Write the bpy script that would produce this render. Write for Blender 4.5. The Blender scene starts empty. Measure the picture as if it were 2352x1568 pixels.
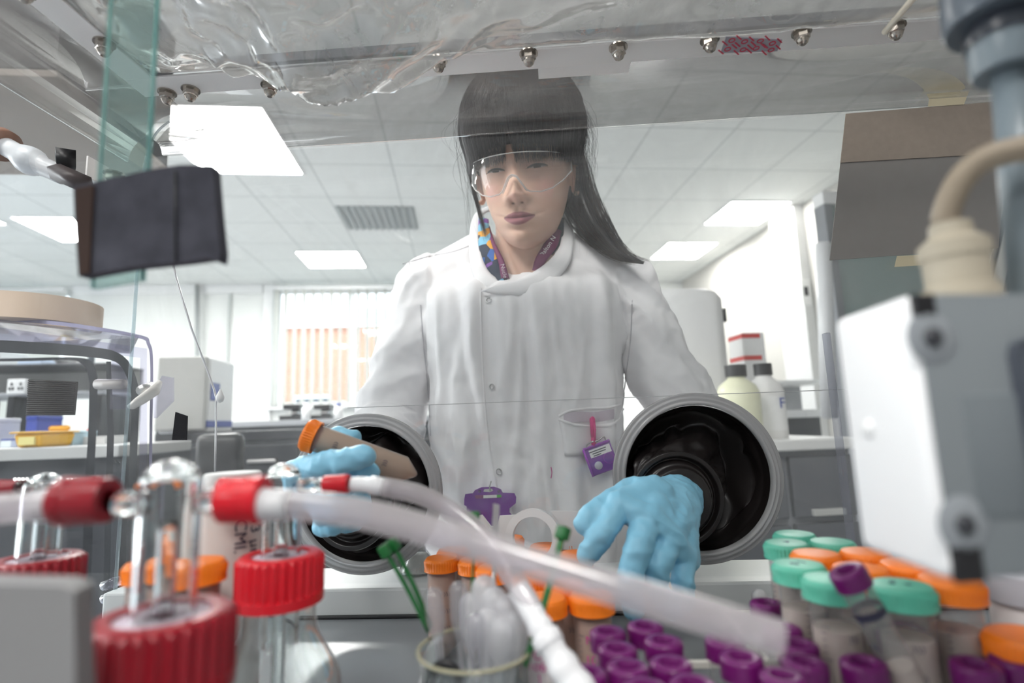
import bpy, bmesh, math, random
import numpy as np
from mathutils import Vector, Matrix, noise
from math import sin, cos, pi, radians, sqrt, atan2, exp

C = bpy.context.scene.collection
SC = bpy.context.scene
random.seed(7)

# ------------------------------------------------------------------ camera, exposure, world
FPX = 1250.0
CAMZ = 1.2
cam_d = bpy.data.cameras.new('camera')
cam_d.sensor_width = 36.0
cam_d.lens = 36.0 * FPX / 2352.0
cam_d.clip_start = 0.01
cam_d.clip_end = 200
cam_d.dof.use_dof = True
cam_d.dof.focus_distance = 0.70
cam_d.dof.aperture_fstop = 3.2
cam = bpy.data.objects.new('camera', cam_d)
C.objects.link(cam)
CR = (Matrix.Rotation(radians(3.3), 3, 'Z') @ Matrix.Rotation(radians(98.5), 3, 'X') @ Matrix.Rotation(radians(-2.0), 3, 'Z'))
cam.matrix_world = Matrix.Translation((0, 0, CAMZ)) @ CR.to_4x4()
SC.camera = cam
SC.view_settings.view_transform = 'Standard'
SC.view_settings.look = 'None'
SC.view_settings.gamma = 1.0
SC.view_settings.use_curve_mapping = False
SC.view_settings.exposure = 1.05
w = bpy.data.worlds.new('sky'); SC.world = w
w.use_nodes = True
w.node_tree.nodes['Background'].inputs[0].default_value = (0.80, 0.90, 1.0, 1)
w.node_tree.nodes['Background'].inputs[1].default_value = 2.4
PANEL_STRENGTH = 24.0
sun_d = bpy.data.lights.new('sun', 'SUN'); sun_d.energy = 1.0; sun_d.angle = radians(2)
sun = bpy.data.objects.new('sun', sun_d); C.objects.link(sun)
sun.rotation_euler = (radians(50), 0, radians(20))   # daylight on the brick house outside, from behind the building

# ------------------------------------------------------------------ geometry from rays
def ray(px, py):
    return CR @ Vector(((px - 1176) / FPX, -(py - 784) / FPX, -1))
def P(px, py, Y):
    d = ray(px, py); return Vector((0, 0, CAMZ)) + d * (Y / d.y)
def PZ(px, py, z):
    d = ray(px, py); return Vector((0, 0, CAMZ)) + d * ((z - CAMZ) / d.z)
RA = radians(9.3)
RM = Matrix.Rotation(RA, 3, 'Z')
def Rw(x, y, z): return RM @ Vector((x, y, z))
def RP(px, py, y):
    """room-frame coordinates where a sight line crosses the room plane y"""
    d = RM.transposed() @ ray(px, py)
    return Vector((0, 0, CAMZ)) + d * (y / d.y)

# ------------------------------------------------------------------ materials
MATS = {}
def mat(name, col, rough=0.5, metal=0.0, spec=0.5, trans=0.0, ior=1.45, bump=None, sss=0.0, coat=0.0, noisecol=None, alpha=1.0, emis=None):
    if name in MATS: return MATS[name]
    m = bpy.data.materials.new(name); m.use_nodes = True
    nt = m.node_tree; b = nt.nodes['Principled BSDF']
    b.inputs['Base Color'].default_value = (*col, 1)
    b.inputs['Roughness'].default_value = rough
    b.inputs['Metallic'].default_value = metal
    b.inputs['Specular IOR Level'].default_value = spec
    b.inputs['Transmission Weight'].default_value = trans
    b.inputs['IOR'].default_value = ior
    b.inputs['Coat Weight'].default_value = coat
    b.inputs['Alpha'].default_value = alpha
    if sss:
        b.inputs['Subsurface Weight'].default_value = sss
        b.inputs['Subsurface Radius'].default_value = (0.012, 0.005, 0.003)
        b.inputs['Subsurface Scale'].default_value = 1.0
    if emis:
        b.inputs['Emission Color'].default_value = (*emis[0], 1)
        b.inputs['Emission Strength'].default_value = emis[1]
    tc = nt.nodes.new('ShaderNodeTexCoord')
    if noisecol:
        n = nt.nodes.new('ShaderNodeTexNoise'); n.inputs['Scale'].default_value = noisecol[1]
        n.inputs['Detail'].default_value = 5
        r = nt.nodes.new('ShaderNodeMix'); r.data_type = 'RGBA'
        r.inputs[6].default_value = (*col, 1); r.inputs[7].default_value = (*noisecol[0], 1)
        nt.links.new(tc.outputs['Object'], n.inputs['Vector'])
        nt.links.new(n.outputs['Fac'], r.inputs[0]); nt.links.new(r.outputs[2], b.inputs['Base Color'])
    if bump:
        n = nt.nodes.new('ShaderNodeTexNoise'); n.inputs['Scale'].default_value = bump[0]
        n.inputs['Detail'].default_value = 4
        bp = nt.nodes.new('ShaderNodeBump'); bp.inputs['Strength'].default_value = bump[1]
        bp.inputs['Distance'].default_value = bump[2] if len(bump) > 2 else 0.001
        nt.links.new(tc.outputs['Object'], n.inputs['Vector'])
        nt.links.new(n.outputs['Fac'], bp.inputs['Height']); nt.links.new(bp.outputs['Normal'], b.inputs['Normal'])
    MATS[name] = m
    return m

def thin(name, tint=(0.97, 0.98, 0.98), ior=1.45, haze=0.04, hazecol=(0.9, 0.9, 0.9), rough=0.02, spots=0.0, bump=None, gloss=1.0):
    """thin clear plastic: mostly straight through, fresnel mirror, a little dust that scatters"""
    if name in MATS: return MATS[name]
    m = bpy.data.materials.new(name); m.use_nodes = True
    nt = m.node_tree; nt.nodes.clear()
    out = nt.nodes.new('ShaderNodeOutputMaterial')
    tr = nt.nodes.new('ShaderNodeBsdfTransparent'); tr.inputs[0].default_value = (*tint, 1)
    gl = nt.nodes.new('ShaderNodeBsdfGlossy'); gl.inputs['Roughness'].default_value = rough
    f0 = ((ior - 1) / (ior + 1)) ** 2
    ge = nt.nodes.new('ShaderNodeNewGeometry'); dt = nt.nodes.new('ShaderNodeVectorMath'); dt.operation = 'DOT_PRODUCT'
    nt.links.new(ge.outputs['Incoming'], dt.inputs[0]); nt.links.new(ge.outputs['Normal'], dt.inputs[1])
    ab = nt.nodes.new('ShaderNodeMath'); ab.operation = 'ABSOLUTE'; nt.links.new(dt.outputs['Value'], ab.inputs[0])
    om = nt.nodes.new('ShaderNodeMath'); om.operation = 'SUBTRACT'; om.inputs[0].default_value = 1; nt.links.new(ab.outputs[0], om.inputs[1])
    pw = nt.nodes.new('ShaderNodeMath'); pw.operation = 'POWER'; pw.inputs[1].default_value = 5; nt.links.new(om.outputs[0], pw.inputs[0])
    fr = nt.nodes.new('ShaderNodeMath'); fr.operation = 'MULTIPLY_ADD'; fr.inputs[1].default_value = 1 - f0; fr.inputs[2].default_value = f0
    nt.links.new(pw.outputs[0], fr.inputs[0])
    fm = nt.nodes.new('ShaderNodeMath'); fm.operation = 'MULTIPLY'; fm.inputs[1].default_value = gloss; fm.use_clamp = True
    mx = nt.nodes.new('ShaderNodeMixShader')
    nt.links.new(fr.outputs[0], fm.inputs[0]); nt.links.new(fm.outputs[0], mx.inputs[0])
    nt.links.new(tr.outputs[0], mx.inputs[1]); nt.links.new(gl.outputs[0], mx.inputs[2])
    df = nt.nodes.new('ShaderNodeBsdfDiffuse'); df.inputs[0].default_value = (*hazecol, 1)
    tl = nt.nodes.new('ShaderNodeBsdfTranslucent'); tl.inputs[0].default_value = (*hazecol, 1)
    dm = nt.nodes.new('ShaderNodeMixShader'); dm.inputs[0].default_value = 0.5
    nt.links.new(df.outputs[0], dm.inputs[1]); nt.links.new(tl.outputs[0], dm.inputs[2])
    m2 = nt.nodes.new('ShaderNodeMixShader'); m2.inputs[0].default_value = haze
    tc = nt.nodes.new('ShaderNodeTexCoord')
    if spots:
        n = nt.nodes.new('ShaderNodeTexNoise'); n.inputs['Scale'].default_value = 6; n.inputs['Detail'].default_value = 8; n.inputs['Roughness'].default_value = 0.7
        n.inputs['Distortion'].default_value = 1.2
        nt.links.new(tc.outputs['Object'], n.inputs['Vector'])
        mr = nt.nodes.new('ShaderNodeMapRange'); mr.inputs[1].default_value = 0.35; mr.inputs[2].default_value = 0.75
        mr.inputs[3].default_value = max(haze - spots * 0.5, 0); mr.inputs[4].default_value = haze + spots
        nt.links.new(n.outputs['Fac'], mr.inputs[0]); nt.links.new(mr.outputs[0], m2.inputs[0])
    if bump:
        n2 = nt.nodes.new('ShaderNodeTexNoise'); n2.inputs['Scale'].default_value = bump[0]; n2.inputs['Detail'].default_value = 2
        bp = nt.nodes.new('ShaderNodeBump'); bp.inputs['Strength'].default_value = bump[1]; bp.inputs['Distance'].default_value = bump[2]
        nt.links.new(tc.outputs['Object'], n2.inputs['Vector']); nt.links.new(n2.outputs['Fac'], bp.inputs['Height'])
        nt.links.new(bp.outputs['Normal'], gl.inputs['Normal'])
    nt.links.new(mx.outputs[0], m2.inputs[1]); nt.links.new(dm.outputs[0], m2.inputs[2])
    nt.links.new(m2.outputs[0], out.inputs[0])
    MATS[name] = m
    return m

def emit(name, col, s):
    m = bpy.data.materials.new(name); m.use_nodes = True
    nt = m.node_tree; nt.nodes.clear()
    o = nt.nodes.new('ShaderNodeOutputMaterial'); e = nt.nodes.new('ShaderNodeEmission')
    e.inputs[0].default_value = (*col, 1); e.inputs[1].default_value = s
    nt.links.new(e.outputs[0], o.inputs[0]); return m

# ------------------------------------------------------------------ object helpers
def tag(o, label=None, cat=None, group=None, kind=None):
    if label: o['label'] = label
    if cat: o['category'] = cat
    if group: o['group'] = group
    if kind: o['kind'] = kind
    return o
def thing(name, label, cat, loc=(0, 0, 0), rot=(0, 0, 0), group=None):
    o = bpy.data.objects.new(name, None); C.objects.link(o)
    o.empty_display_size = 0.02
    o.location = loc; o.rotation_euler = rot
    return tag(o, label, cat, group)
def obj(name, bm, m, parent=None, smooth=True, loc=None, rot=None):
    """bm: a bmesh (or mesh) whose coordinates are local to parent"""
    if isinstance(bm, bmesh.types.BMesh):
        me = bpy.data.meshes.new(name); bm.normal_update(); bm.to_mesh(me); bm.free()
    else:
        me = bm
    o = bpy.data.objects.new(name, me); C.objects.link(o)
    ms = m if isinstance(m, (list, tuple)) else [m]
    for x in ms: me.materials.append(x)
    if smooth:
        me.polygons.foreach_set('use_smooth', [True] * len(me.polygons))
        if smooth == 'auto':
            try: me.set_sharp_from_angle(angle=radians(35))
            except Exception: pass
    if parent: o.parent = parent
    if loc is not None: o.location = loc
    if rot is not None: o.rotation_euler = rot
    return o
def copy_tree(o, parent=None):
    c = o.copy(); C.objects.link(c); c.parent = parent
    for ch in [x for x in KIDS.get(o.name, [])]: copy_tree(ch, c)
    return c
KIDS = {}
def snap_kids():
    KIDS.clear()
    for o in C.objects:
        if o.parent: KIDS.setdefault(o.parent.name, []).append(o)

def box(bm, lo, hi, bevel=0.0, mi=0, M=None, seg=2):
    lo = Vector(lo); hi = Vector(hi)
    r = bmesh.ops.create_cube(bm, size=1.0)
    vs = r['verts']; c = (lo + hi) / 2; s = hi - lo
    for v in vs: v.co = Vector((v.co.x * s.x + c.x, v.co.y * s.y + c.y, v.co.z * s.z + c.z))
    fs = set(f for v in vs for f in v.link_faces)
    if bevel > 0:
        es = list(set(e for v in vs for e in v.link_edges))
        rr = bmesh.ops.bevel(bm, geom=es + list(vs), offset=bevel, segments=seg, profile=0.5, affect='EDGES')
        fs = set(rr['faces']) | set(f for f in fs if f.is_valid)
        vs = list(set(v for f in fs for v in f.verts))
    for f in fs: f.material_index = mi
    if M is not None:
        for v in vs: v.co = M @ v.co
    return vs
def newbox(lo, hi, bevel=0.0, M=None):
    bm = bmesh.new(); box(bm, lo, hi, bevel, M=M); return bm
def lathe(bm, prof, seg=40, M=None, mi=0, close=False, ribs=None):
    """profile [(r,z)...] turned about z; ribs=(count, amp, z0, z1)"""
    rings = []
    for (r, z) in prof:
        if r < 1e-6:
            co = Vector((0, 0, z)); rings.append([bm.verts.new(M @ co if M else co)])
            continue
        ring = []
        for k in range(seg):
            a = 2 * pi * k / seg; rr = r
            if ribs and ribs[2] <= z <= ribs[3]:
                rr = r + ribs[1] * (1 if (k % 4) < 2 else -1) if ribs[0] == 0 else r + ribs[1] * cos(ribs[0] * a)
            co = Vector((rr * cos(a), rr * sin(a), z))
            ring.append(bm.verts.new(M @ co if M else co))
        rings.append(ring)
    prs = list(zip(rings, rings[1:]))
    if close: prs.append((rings[-1], rings[0]))
    for A, B in prs:
        if len(A) == 1 and len(B) == 1: continue
        for k in range(seg):
            k2 = (k + 1) % seg
            try:
                if len(A) == 1: f = bm.faces.new((A[0], B[k2], B[k]))
                elif len(B) == 1: f = bm.faces.new((A[k], A[k2], B[0]))
                else: f = bm.faces.new((A[k], A[k2], B[k2], B[k]))
                f.material_index = mi
            except ValueError: pass
    return bm
def newlathe(prof, seg=40, **k):
    bm = bmesh.new(); lathe(bm, prof, seg, **k); return bm
def catmull(pts, n):
    """smooth resample of a list of tuples (any dimension)"""
    P_ = [np.array(p, float) for p in pts]
    P_ = [2 * P_[0] - P_[1]] + P_ + [2 * P_[-1] - P_[-2]]
    out = []
    segs = len(P_) - 3
    for i in range(n):
        t = i / (n - 1) * segs; k = min(int(t), segs - 1); u = t - k
        a, b, c, d = P_[k:k + 4]
        out.append(0.5 * ((2 * b) + (-a + c) * u + (2 * a - 5 * b + 4 * c - d) * u * u + (-a + 3 * b - 3 * c + d) * u ** 3))
    return out
def tube(bm, pts, rad, seg=12, mi=0, cap=True, flat=1.0, up=None):
    """sweep circle along pts; rad float or list"""
    pts = [Vector(p[:3]) for p in pts]; n = len(pts)
    rs = rad if hasattr(rad, '__len__') else [rad] * n
    t0 = (pts[1] - pts[0]).normalized()
    ref = Vector(up) if up else (Vector((0, 0, 1)) if abs(t0.z) < 0.9 else Vector((1, 0, 0)))
    nrm = (ref - t0 * ref.dot(t0)).normalized()
    rings = []
    for i in range(n):
        t = (pts[min(i + 1, n - 1)] - pts[max(i - 1, 0)]).normalized()
        nrm = (nrm - t * nrm.dot(t)).normalized(); b = t.cross(nrm)
        rings.append([bm.verts.new(pts[i] + (nrm * cos(2 * pi * k / seg) * flat + b * sin(2 * pi * k / seg)) * rs[i]) for k in range(seg)])
    for A, B in zip(rings, rings[1:]):
        for k in range(seg):
            f = bm.faces.new((A[k], A[(k + 1) % seg], B[(k + 1) % seg], B[k])); f.material_index = mi
    if cap:
        f = bm.faces.new(rings[0][::-1]); f.material_index = mi
        f = bm.faces.new(rings[-1]); f.material_index = mi
    return bm
def newtube(pts, rad, **k):
    bm = bmesh.new(); tube(bm, pts, rad, **k); return bm
def slab(bm, pts, nrm, th, mi=0):
    """polygon extruded along nrm by th"""
    nrm = Vector(nrm); a = [bm.verts.new(Vector(p)) for p in pts]; b = [bm.verts.new(Vector(p) + nrm * th) for p in pts]
    n = len(pts)
    fs = [bm.faces.new(a[::-1]), bm.faces.new(b)]
    for i in range(n): fs.append(bm.faces.new((a[i], a[(i + 1) % n], b[(i + 1) % n], b[i])))
    for f in fs: f.material_index = mi
    bmesh.ops.recalc_face_normals(bm, faces=fs)
    return bm
def align(d):
    """matrix turning +z onto direction d"""
    return Vector(d).to_track_quat('Z', 'Y').to_matrix()
def at(d, loc):
    return Matrix.Translation(Vector(loc)) @ align(d).to_4x4()
def bake(o):
    dg = bpy.context.evaluated_depsgraph_get(); dg.update()
    me = bpy.data.meshes.new_from_object(o.evaluated_get(dg), depsgraph=dg)
    o.modifiers.clear(); old = o.data; o.data = me
    return me
def voxel(bm, size, smooth=3, fac=0.5):
    """fuse overlapping closed shapes into one continuous surface"""
    me = bpy.data.meshes.new('tmp'); bm.normal_update(); bm.to_mesh(me); bm.free()
    o = bpy.data.objects.new('tmp', me); C.objects.link(o)
    r = o.modifiers.new('r', 'REMESH'); r.mode = 'VOXEL'; r.voxel_size = size
    if smooth:
        s = o.modifiers.new('s', 'SMOOTH'); s.iterations = smooth; s.factor = fac
    m2 = bake(o)
    bpy.data.objects.remove(o); m2.materials.clear()
    return m2
def text(name, s, size, m, parent, M, extrude=0.0001, align_x='CENTER'):
    cu = bpy.data.curves.new(name, 'FONT'); cu.body = s; cu.size = size; cu.extrude = extrude
    cu.align_x = align_x; cu.align_y = 'CENTER'; cu.resolution_u = 3
    o = bpy.data.objects.new(name, cu); C.objects.link(o)
    me = bake_curve(o); bpy.data.objects.remove(o)
    o = bpy.data.objects.new(name, me); C.objects.link(o); me.materials.append(m)
    o.parent = parent; o.matrix_local = M
    return o
def bake_curve(o):
    dg = bpy.context.evaluated_depsgraph_get(); dg.update()
    return bpy.data.meshes.new_from_object(o.evaluated_get(dg), depsgraph=dg)
def ell(bm, c, r, M=None, seg=24):
    rr = bmesh.ops.create_uvsphere(bm, u_segments=seg, v_segments=seg // 2, radius=1.0)
    for v in rr['verts']:
        co = Vector((v.co.x * r[0], v.co.y * r[1], v.co.z * r[2]))
        v.co = (M @ co if M else co) + Vector(c)
def cone(bm, a, b, ra, rb, seg=20):
    """tapered limb piece with round ends"""
    a = Vector(a); b = Vector(b); L = (b - a).length
    prof = []
    for k in range(5):
        t = pi / 2 * k / 4; prof.append((ra * sin(t), -ra * cos(t)))
    for k in range(5):
        t = pi / 2 * k / 4; prof.append((rb * cos(t), L + rb * sin(t)))
    prof[0] = (0, -ra); prof[-1] = (0, L + rb)
    lathe(bm, prof, seg, M=at(b - a, a))
# ================================================================== THE LABORATORY ROOM (own frame, turned 9.3 degrees)
CEIL = 3.15
X0, X1, Y0, Y1 = -6.6, 3.29, -3.2, 7.4
M_wall = mat('wall_paint', (0.80, 0.81, 0.79), 0.7, bump=(60, 0.1))
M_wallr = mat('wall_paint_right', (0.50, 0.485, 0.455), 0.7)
M_floor = mat('vinyl_floor', (0.30, 0.32, 0.35), 0.35, noisecol=((0.25, 0.27, 0.30), 30))
M_white = mat('white_enamel', (0.86, 0.86, 0.86), 0.35)
M_grey = mat('grey_laminate', (0.33, 0.34, 0.36), 0.4)
M_dark = mat('dark_grey_bench', (0.05, 0.052, 0.06), 0.35)
M_black = mat('black_plastic', (0.012, 0.012, 0.014), 0.4)
M_steel = mat('steel', (0.62, 0.61, 0.60), 0.28, metal=1.0)
M_blue = mat('blue_trim', (0.03, 0.06, 0.35), 0.4)
M_red = mat('red_band', (0.65, 0.05, 0.04), 0.5)
M_yellow = mat('yellow_bin', (0.75, 0.42, 0.03), 0.5)
M_glass = thin('window_glass', (0.94, 0.97, 0.96), haze=0.0)

def ro(name, bm, m, smooth=False, kind='structure', parent=None):
    o = obj(name, bm, m, parent, smooth=smooth, rot=(0, 0, RA) if not parent else None)
    if kind: o['kind'] = kind
    return o

# tiled ceiling
def ceiling_mat():
    m = mat('ceiling_tile', (0.80, 0.81, 0.79), 0.8)
    nt = m.node_tree; b = nt.nodes['Principled BSDF']
    tc = nt.nodes.new('ShaderNodeTexCoord'); sp = nt.nodes.new('ShaderNodeSeparateXYZ')
    nt.links.new(tc.outputs['Object'], sp.inputs[0])
    outs = []
    for ax, off in ((0, 2.55), (1, 4.52)):
        a = nt.nodes.new('ShaderNodeMath'); a.operation = 'SUBTRACT'; a.inputs[1].default_value = off - 60
        d = nt.nodes.new('ShaderNodeMath'); d.operation = 'PINGPONG'; d.inputs[1].default_value = 0.3
        c = nt.nodes.new('ShaderNodeMath'); c.operation = 'LESS_THAN'; c.inputs[1].default_value = 0.007
        nt.links.new(sp.outputs[ax], a.inputs[0]); nt.links.new(a.outputs[0], d.inputs[0]); nt.links.new(d.outputs[0], c.inputs[0])
        outs.append(c)
    mx = nt.nodes.new('ShaderNodeMath'); mx.operation = 'MAXIMUM'
    nt.links.new(outs[0].outputs[0], mx.inputs[0]); nt.links.new(outs[1].outputs[0], mx.inputs[1])
    cm = nt.nodes.new('ShaderNodeMix'); cm.data_type = 'RGBA'
    cm.inputs[6].default_value = (0.80, 0.81, 0.79, 1); cm.inputs[7].default_value = (0.58, 0.60, 0.59, 1)
    nt.links.new(mx.outputs[0], cm.inputs[0]); nt.links.new(cm.outputs[2], b.inputs['Base Color'])
    return m
bm = newbox((X0, Y0, CEIL), (X1, Y1, CEIL + 0.1)); ro('ceiling', bm, ceiling_mat())
bm = newbox((X0, Y0, -0.1), (X1, Y1, 0)); ro('floor', bm, M_floor)
ro('wall_right', newbox((X1, Y0, 0), (X1 + 0.15, Y1, CEIL)), M_wallr)
ro('wall_left', newbox((X0 - 0.15, Y0, 0), (X0, Y1, CEIL)), M_wall)
ro('wall_front', newbox((X0, Y0 - 0.15, 0), (X1, Y0, CEIL)), mat('wall_paint_front', (0.45, 0.45, 0.46), 0.7))

# back wall with two window openings
wa = RP(634, 650, Y1); wb = RP(1150, 650, Y1); wz0 = RP(760, 932, Y1).z; wz1 = CEIL - 0.06
va1 = RP(166, 670, Y1).x; va0 = X0 + 0.1; vz0 = 1.05
bm = bmesh.new()
box(bm, (X0, Y1, 0), (va0, Y1 + 0.2, CEIL)); box(bm, (va0, Y1, 0), (va1, Y1 + 0.2, vz0)); box(bm, (va0, Y1, wz1), (va1, Y1 + 0.2, CEIL))
box(bm, (va1, Y1, 0), (wa.x, Y1 + 0.2, CEIL)); box(bm, (wa.x, Y1, 0), (wb.x, Y1 + 0.2, wz0)); box(bm, (wa.x, Y1, wz1), (wb.x, Y1 + 0.2, CEIL))
box(bm, (wb.x, Y1, 0), (X1, Y1 + 0.2, CEIL))
ro('wall_back', bm, M_wall)
def window(name, x0, x1, z0, z1, nb):
    bm = bmesh.new(); t = 0.06
    for lo, hi in (((x0, z0), (x1, z0 + t)), ((x0, z1 - t), (x1, z1)), ((x0, z0), (x0 + t, z1)), ((x1 - t, z0), (x1, z1))):
        box(bm, (lo[0], Y1 + 0.04, lo[1]), (hi[0], Y1 + 0.10, hi[1]), 0.004)
    for k in range(1, nb):
        x = x0 + (x1 - x0) * k / nb; box(bm, (x - 0.025, Y1 + 0.045, z0), (x + 0.025, Y1 + 0.095, z1), 0.003)
    o = ro(name, bm, M_white)
    ro('pane', newbox((x0, Y1 + 0.068, z0), (x1, Y1 + 0.072, z1)), M_glass, kind=None, parent=o)
    ro('sill', newbox((x0 - 0.05, Y1 - 0.12, z0 - 0.03), (x1 + 0.05, Y1 + 0.04, z0), 0.004), M_white, kind=None, parent=o)
window('window_1', wa.x, wb.x, wz0, wz1, 3)
window('window_2', va0, va1, vz0, wz1, 2)
ro('trim_1', newbox((wa.x - 0.14, Y1 - 0.05, 0.6), (wa.x - 0.015, Y1 - 0.001, CEIL - 0.002), 0.006), M_white)
ro('trim_2', newbox((va1 + 0.02, Y1 - 0.03, CEIL - 0.12), (wa.x - 0.16, Y1 - 0.001, CEIL - 0.001), 0.004), M_white)

def blind(label, x0, x1, z0, z1, n, ang, grp):
    t = thing('vertical_blind', label, 'blind', Rw((x0 + x1) / 2, Y1 - 0.13, z1), (0, 0, RA))
    L = x1 - x0
    obj('headrail', newbox((-L / 2, -0.03, -0.05), (L / 2, 0.03, 0.0), 0.004), M_white, t, smooth=False)
    fab = thin('blind_fabric', (0.05, 0.05, 0.05), haze=0.97, hazecol=(0.80, 0.80, 0.77), gloss=0.3)
    for k in range(n):
        bm = bmesh.new(); xc = -L / 2 + L * (k + 0.5) / n; wd = 0.089
        M = Matrix.Translation((xc, 0, 0)) @ Matrix.Rotation(radians(ang + random.uniform(-6, 6)), 4, 'Z')
        box(bm, (-wd / 2, -0.0008, -(z1 - z0)), (wd / 2, 0.0008, -0.05), M=M)
        obj('blind_slat', bm, fab, t, smooth=False)
blind('white vertical slat blind over the bright window behind the person', wa.x, wb.x, wz0 + 0.02, wz1, 26, 74, None)
blind('white vertical slat blind over the far left window', va0 + 0.05, va1, vz0 + 0.15, wz1, 20, 40, None)

# brick house across the road, seen through the slats
bmt = mat('brick', (0.50, 0.20, 0.12), 0.85)
nt = bmt.node_tree; br = nt.nodes.new('ShaderNodeTexBrick'); br.inputs['Scale'].default_value = 4.0
br.inputs['Color1'].default_value = (0.56, 0.21, 0.12, 1); br.inputs['Color2'].default_value = (0.45, 0.17, 0.10, 1); br.inputs['Mortar'].default_value = (0.5, 0.45, 0.4, 1)
tc = nt.nodes.new('ShaderNodeTexCoord'); mp = nt.nodes.new('ShaderNodeMapping'); mp.inputs['Rotation'].default_value = (pi / 2, 0, 0)
nt.links.new(tc.outputs['Object'], mp.inputs[0]); nt.links.new(mp.outputs[0], br.inputs[0]); nt.links.new(br.outputs[0], nt.nodes['Principled BSDF'].inputs['Base Color'])
yb = 15.0; h0 = RP(650, 752, yb); h1 = RP(1000, 752, yb)
t = thing('brick_house', 'red brick house outside, seen through the window slats', 'house', Rw((h0.x + h1.x) / 2, yb, -1), (0, 0, RA))
W = h1.x - h0.x
obj('wall', newbox((-W / 2, 0, 0), (W / 2, 4, h0.z + 1)), bmt, t, smooth=False)
for k in (-0.3, 0.18):
    f = obj('window', newbox((W * k - 0.5, -0.05, 2.2), (W * k + 0.5, 0.02, 3.1)), M_white, t, smooth=False)
    obj('pane', newbox((W * k - 0.42, -0.07, 2.28), (W * k + 0.42, -0.052, 3.02)), mat('dark_pane', (0.05, 0.06, 0.08), 0.1), f, smooth=False)
bm = bmesh.new(); slab(bm, [(-W / 2 - 0.2, -0.2, h0.z + 1), (W / 2 + 0.2, -0.2, h0.z + 1), (W / 2 + 0.2, 2, h0.z + 2), (-W / 2 - 0.2, 2, h0.z + 2)], (0, 0, 1), 0.1)
obj('roof', bm, mat('slate', (0.6, 0.58, 0.56), 0.8), t, smooth=False)
ro('ground', newbox((-60, 8.2, -1.2), (60, 60, -1.0)), mat('asphalt', (0.35, 0.35, 0.34), 0.9))

# recessed ceiling light panels
M_panel = emit('light_diffuser', (1.0, 0.985, 0.95), PANEL_STRENGTH)
def panel(x0, x1, y0, y1, label, grp='square ceiling light panels', m=None):
    t = thing('ceiling_light', label, 'ceiling light', Rw((x0 + x1) / 2, (y0 + y1) / 2, CEIL), (0, 0, RA), grp)
    a, b = (x1 - x0) / 2, (y1 - y0) / 2; bm = bmesh.new(); e = 0.02
    for lo, hi in (((-a - e, -b - e), (a + e, -b)), ((-a - e, b), (a + e, b + e)), ((-a - e, -b), (-a, b)), ((a, -b), (a + e, b))):
        box(bm, (lo[0], lo[1], -0.012), (hi[0], hi[1], 0), 0.002)
    obj('frame', bm, M_white, t, smooth=False)
    obj('diffuser', newbox((-a, -b, -0.008), (a, b, -0.002)), m or M_panel, t, smooth=False)
k = 1.3
panel(1.97 * k, 2.41 * k, 3.49 * k, 3.925 * k, 'ceiling light panel right of the person, the nearer and higher one')
panel(1.86 * k, 2.30 * k, 4.385 * k, 4.825 * k, 'ceiling light panel right of the person, just below the nearer one')
panel(-1.43 * k, -0.88 * k, 2.45 * k, 3.13 * k, 'large bright ceiling light panel at upper left beside the dark pad')
panel(-1.33 * k, -0.83 * k, 4.61 * k, 5.06 * k, 'pale ceiling light panel above the slat blind window')
panel(-2.98 * k, -2.60 * k, 3.84 * k, 4.33 * k, 'ceiling light panel at far left, partly hidden by the dark pad')
for (x, y, lab) in ((-1.5, -0.5, 'added lit ceiling panel above and left of the glove chamber'), (-0.3, -1.3, 'added lit ceiling panel behind the camera'), (-2.9, 1.5, 'lit ceiling panel over the side bench'),
                    (-2.9, -1.3, 'added lit ceiling panel behind and left of the camera'), (-4.6, 1.5, 'lit ceiling panel by the left wall, nearer one'), (-4.6, 4.6, 'lit ceiling panel by the left wall, farther one')):
    panel(x, x + 0.56, y, y + 0.56, lab)  # those on the camera side are unseen, added to light the coat's front
# air vent
a = RP(770, 474, 1); va = (-0.80 * k, -0.265 * k, 3.62 * k, 4.06 * k)
t = thing('ceiling_vent', 'grey slatted air vent in the ceiling left of the head', 'vent', Rw((va[0] + va[1]) / 2, (va[2] + va[3]) / 2, CEIL), (0, 0, RA))
ax, ay = (va[1] - va[0]) / 2, (va[3] - va[2]) / 2
obj('backing', newbox((-ax, -ay, -0.004), (ax, ay, 0)), mat('vent_grey', (0.33, 0.36, 0.36), 0.6), t, smooth=False)
for q in range(11):
    x = -ax + 2 * ax * (q + 0.5) / 11
    obj('slat', newbox((x - 0.012, -ay, -0.02), (x + 0.004, ay, -0.004), M=None), mat('vent_slat', (0.45, 0.48, 0.48), 0.5), t, smooth=False)

# ---------------- furniture built between sight lines: pixel rectangle on room plane y, given depth behind it
def rrect(px0, py0, px1, py1, y):
    a = RP(px0, py0, y); b = RP(px1, py1, y)
    c = RP(px0, py1, y); d = RP(px1, py0, y)
    return (a.x + c.x) / 2, (b.x + d.x) / 2, (b.z + c.z) / 2, (a.z + d.z) / 2
def rthing(name, label, cat, px0, py0, px1, py1, y, dep, grp=None, z0=None):
    x0, x1, zb, zt = rrect(px0, py0, px1, py1, y)
    if z0 is not None: zb = z0
    t = thing(name, label, cat, Rw((x0 + x1) / 2, y + dep / 2, zb), (0, 0, RA), grp)
    return t, (x1 - x0) / 2, dep / 2, zt - zb
def part(name, lo, hi, m, t, bev=0.003, smooth=False, k=None):
    o = obj(name, newbox(lo, hi, bev), m, t, smooth=smooth)
    return o

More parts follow.
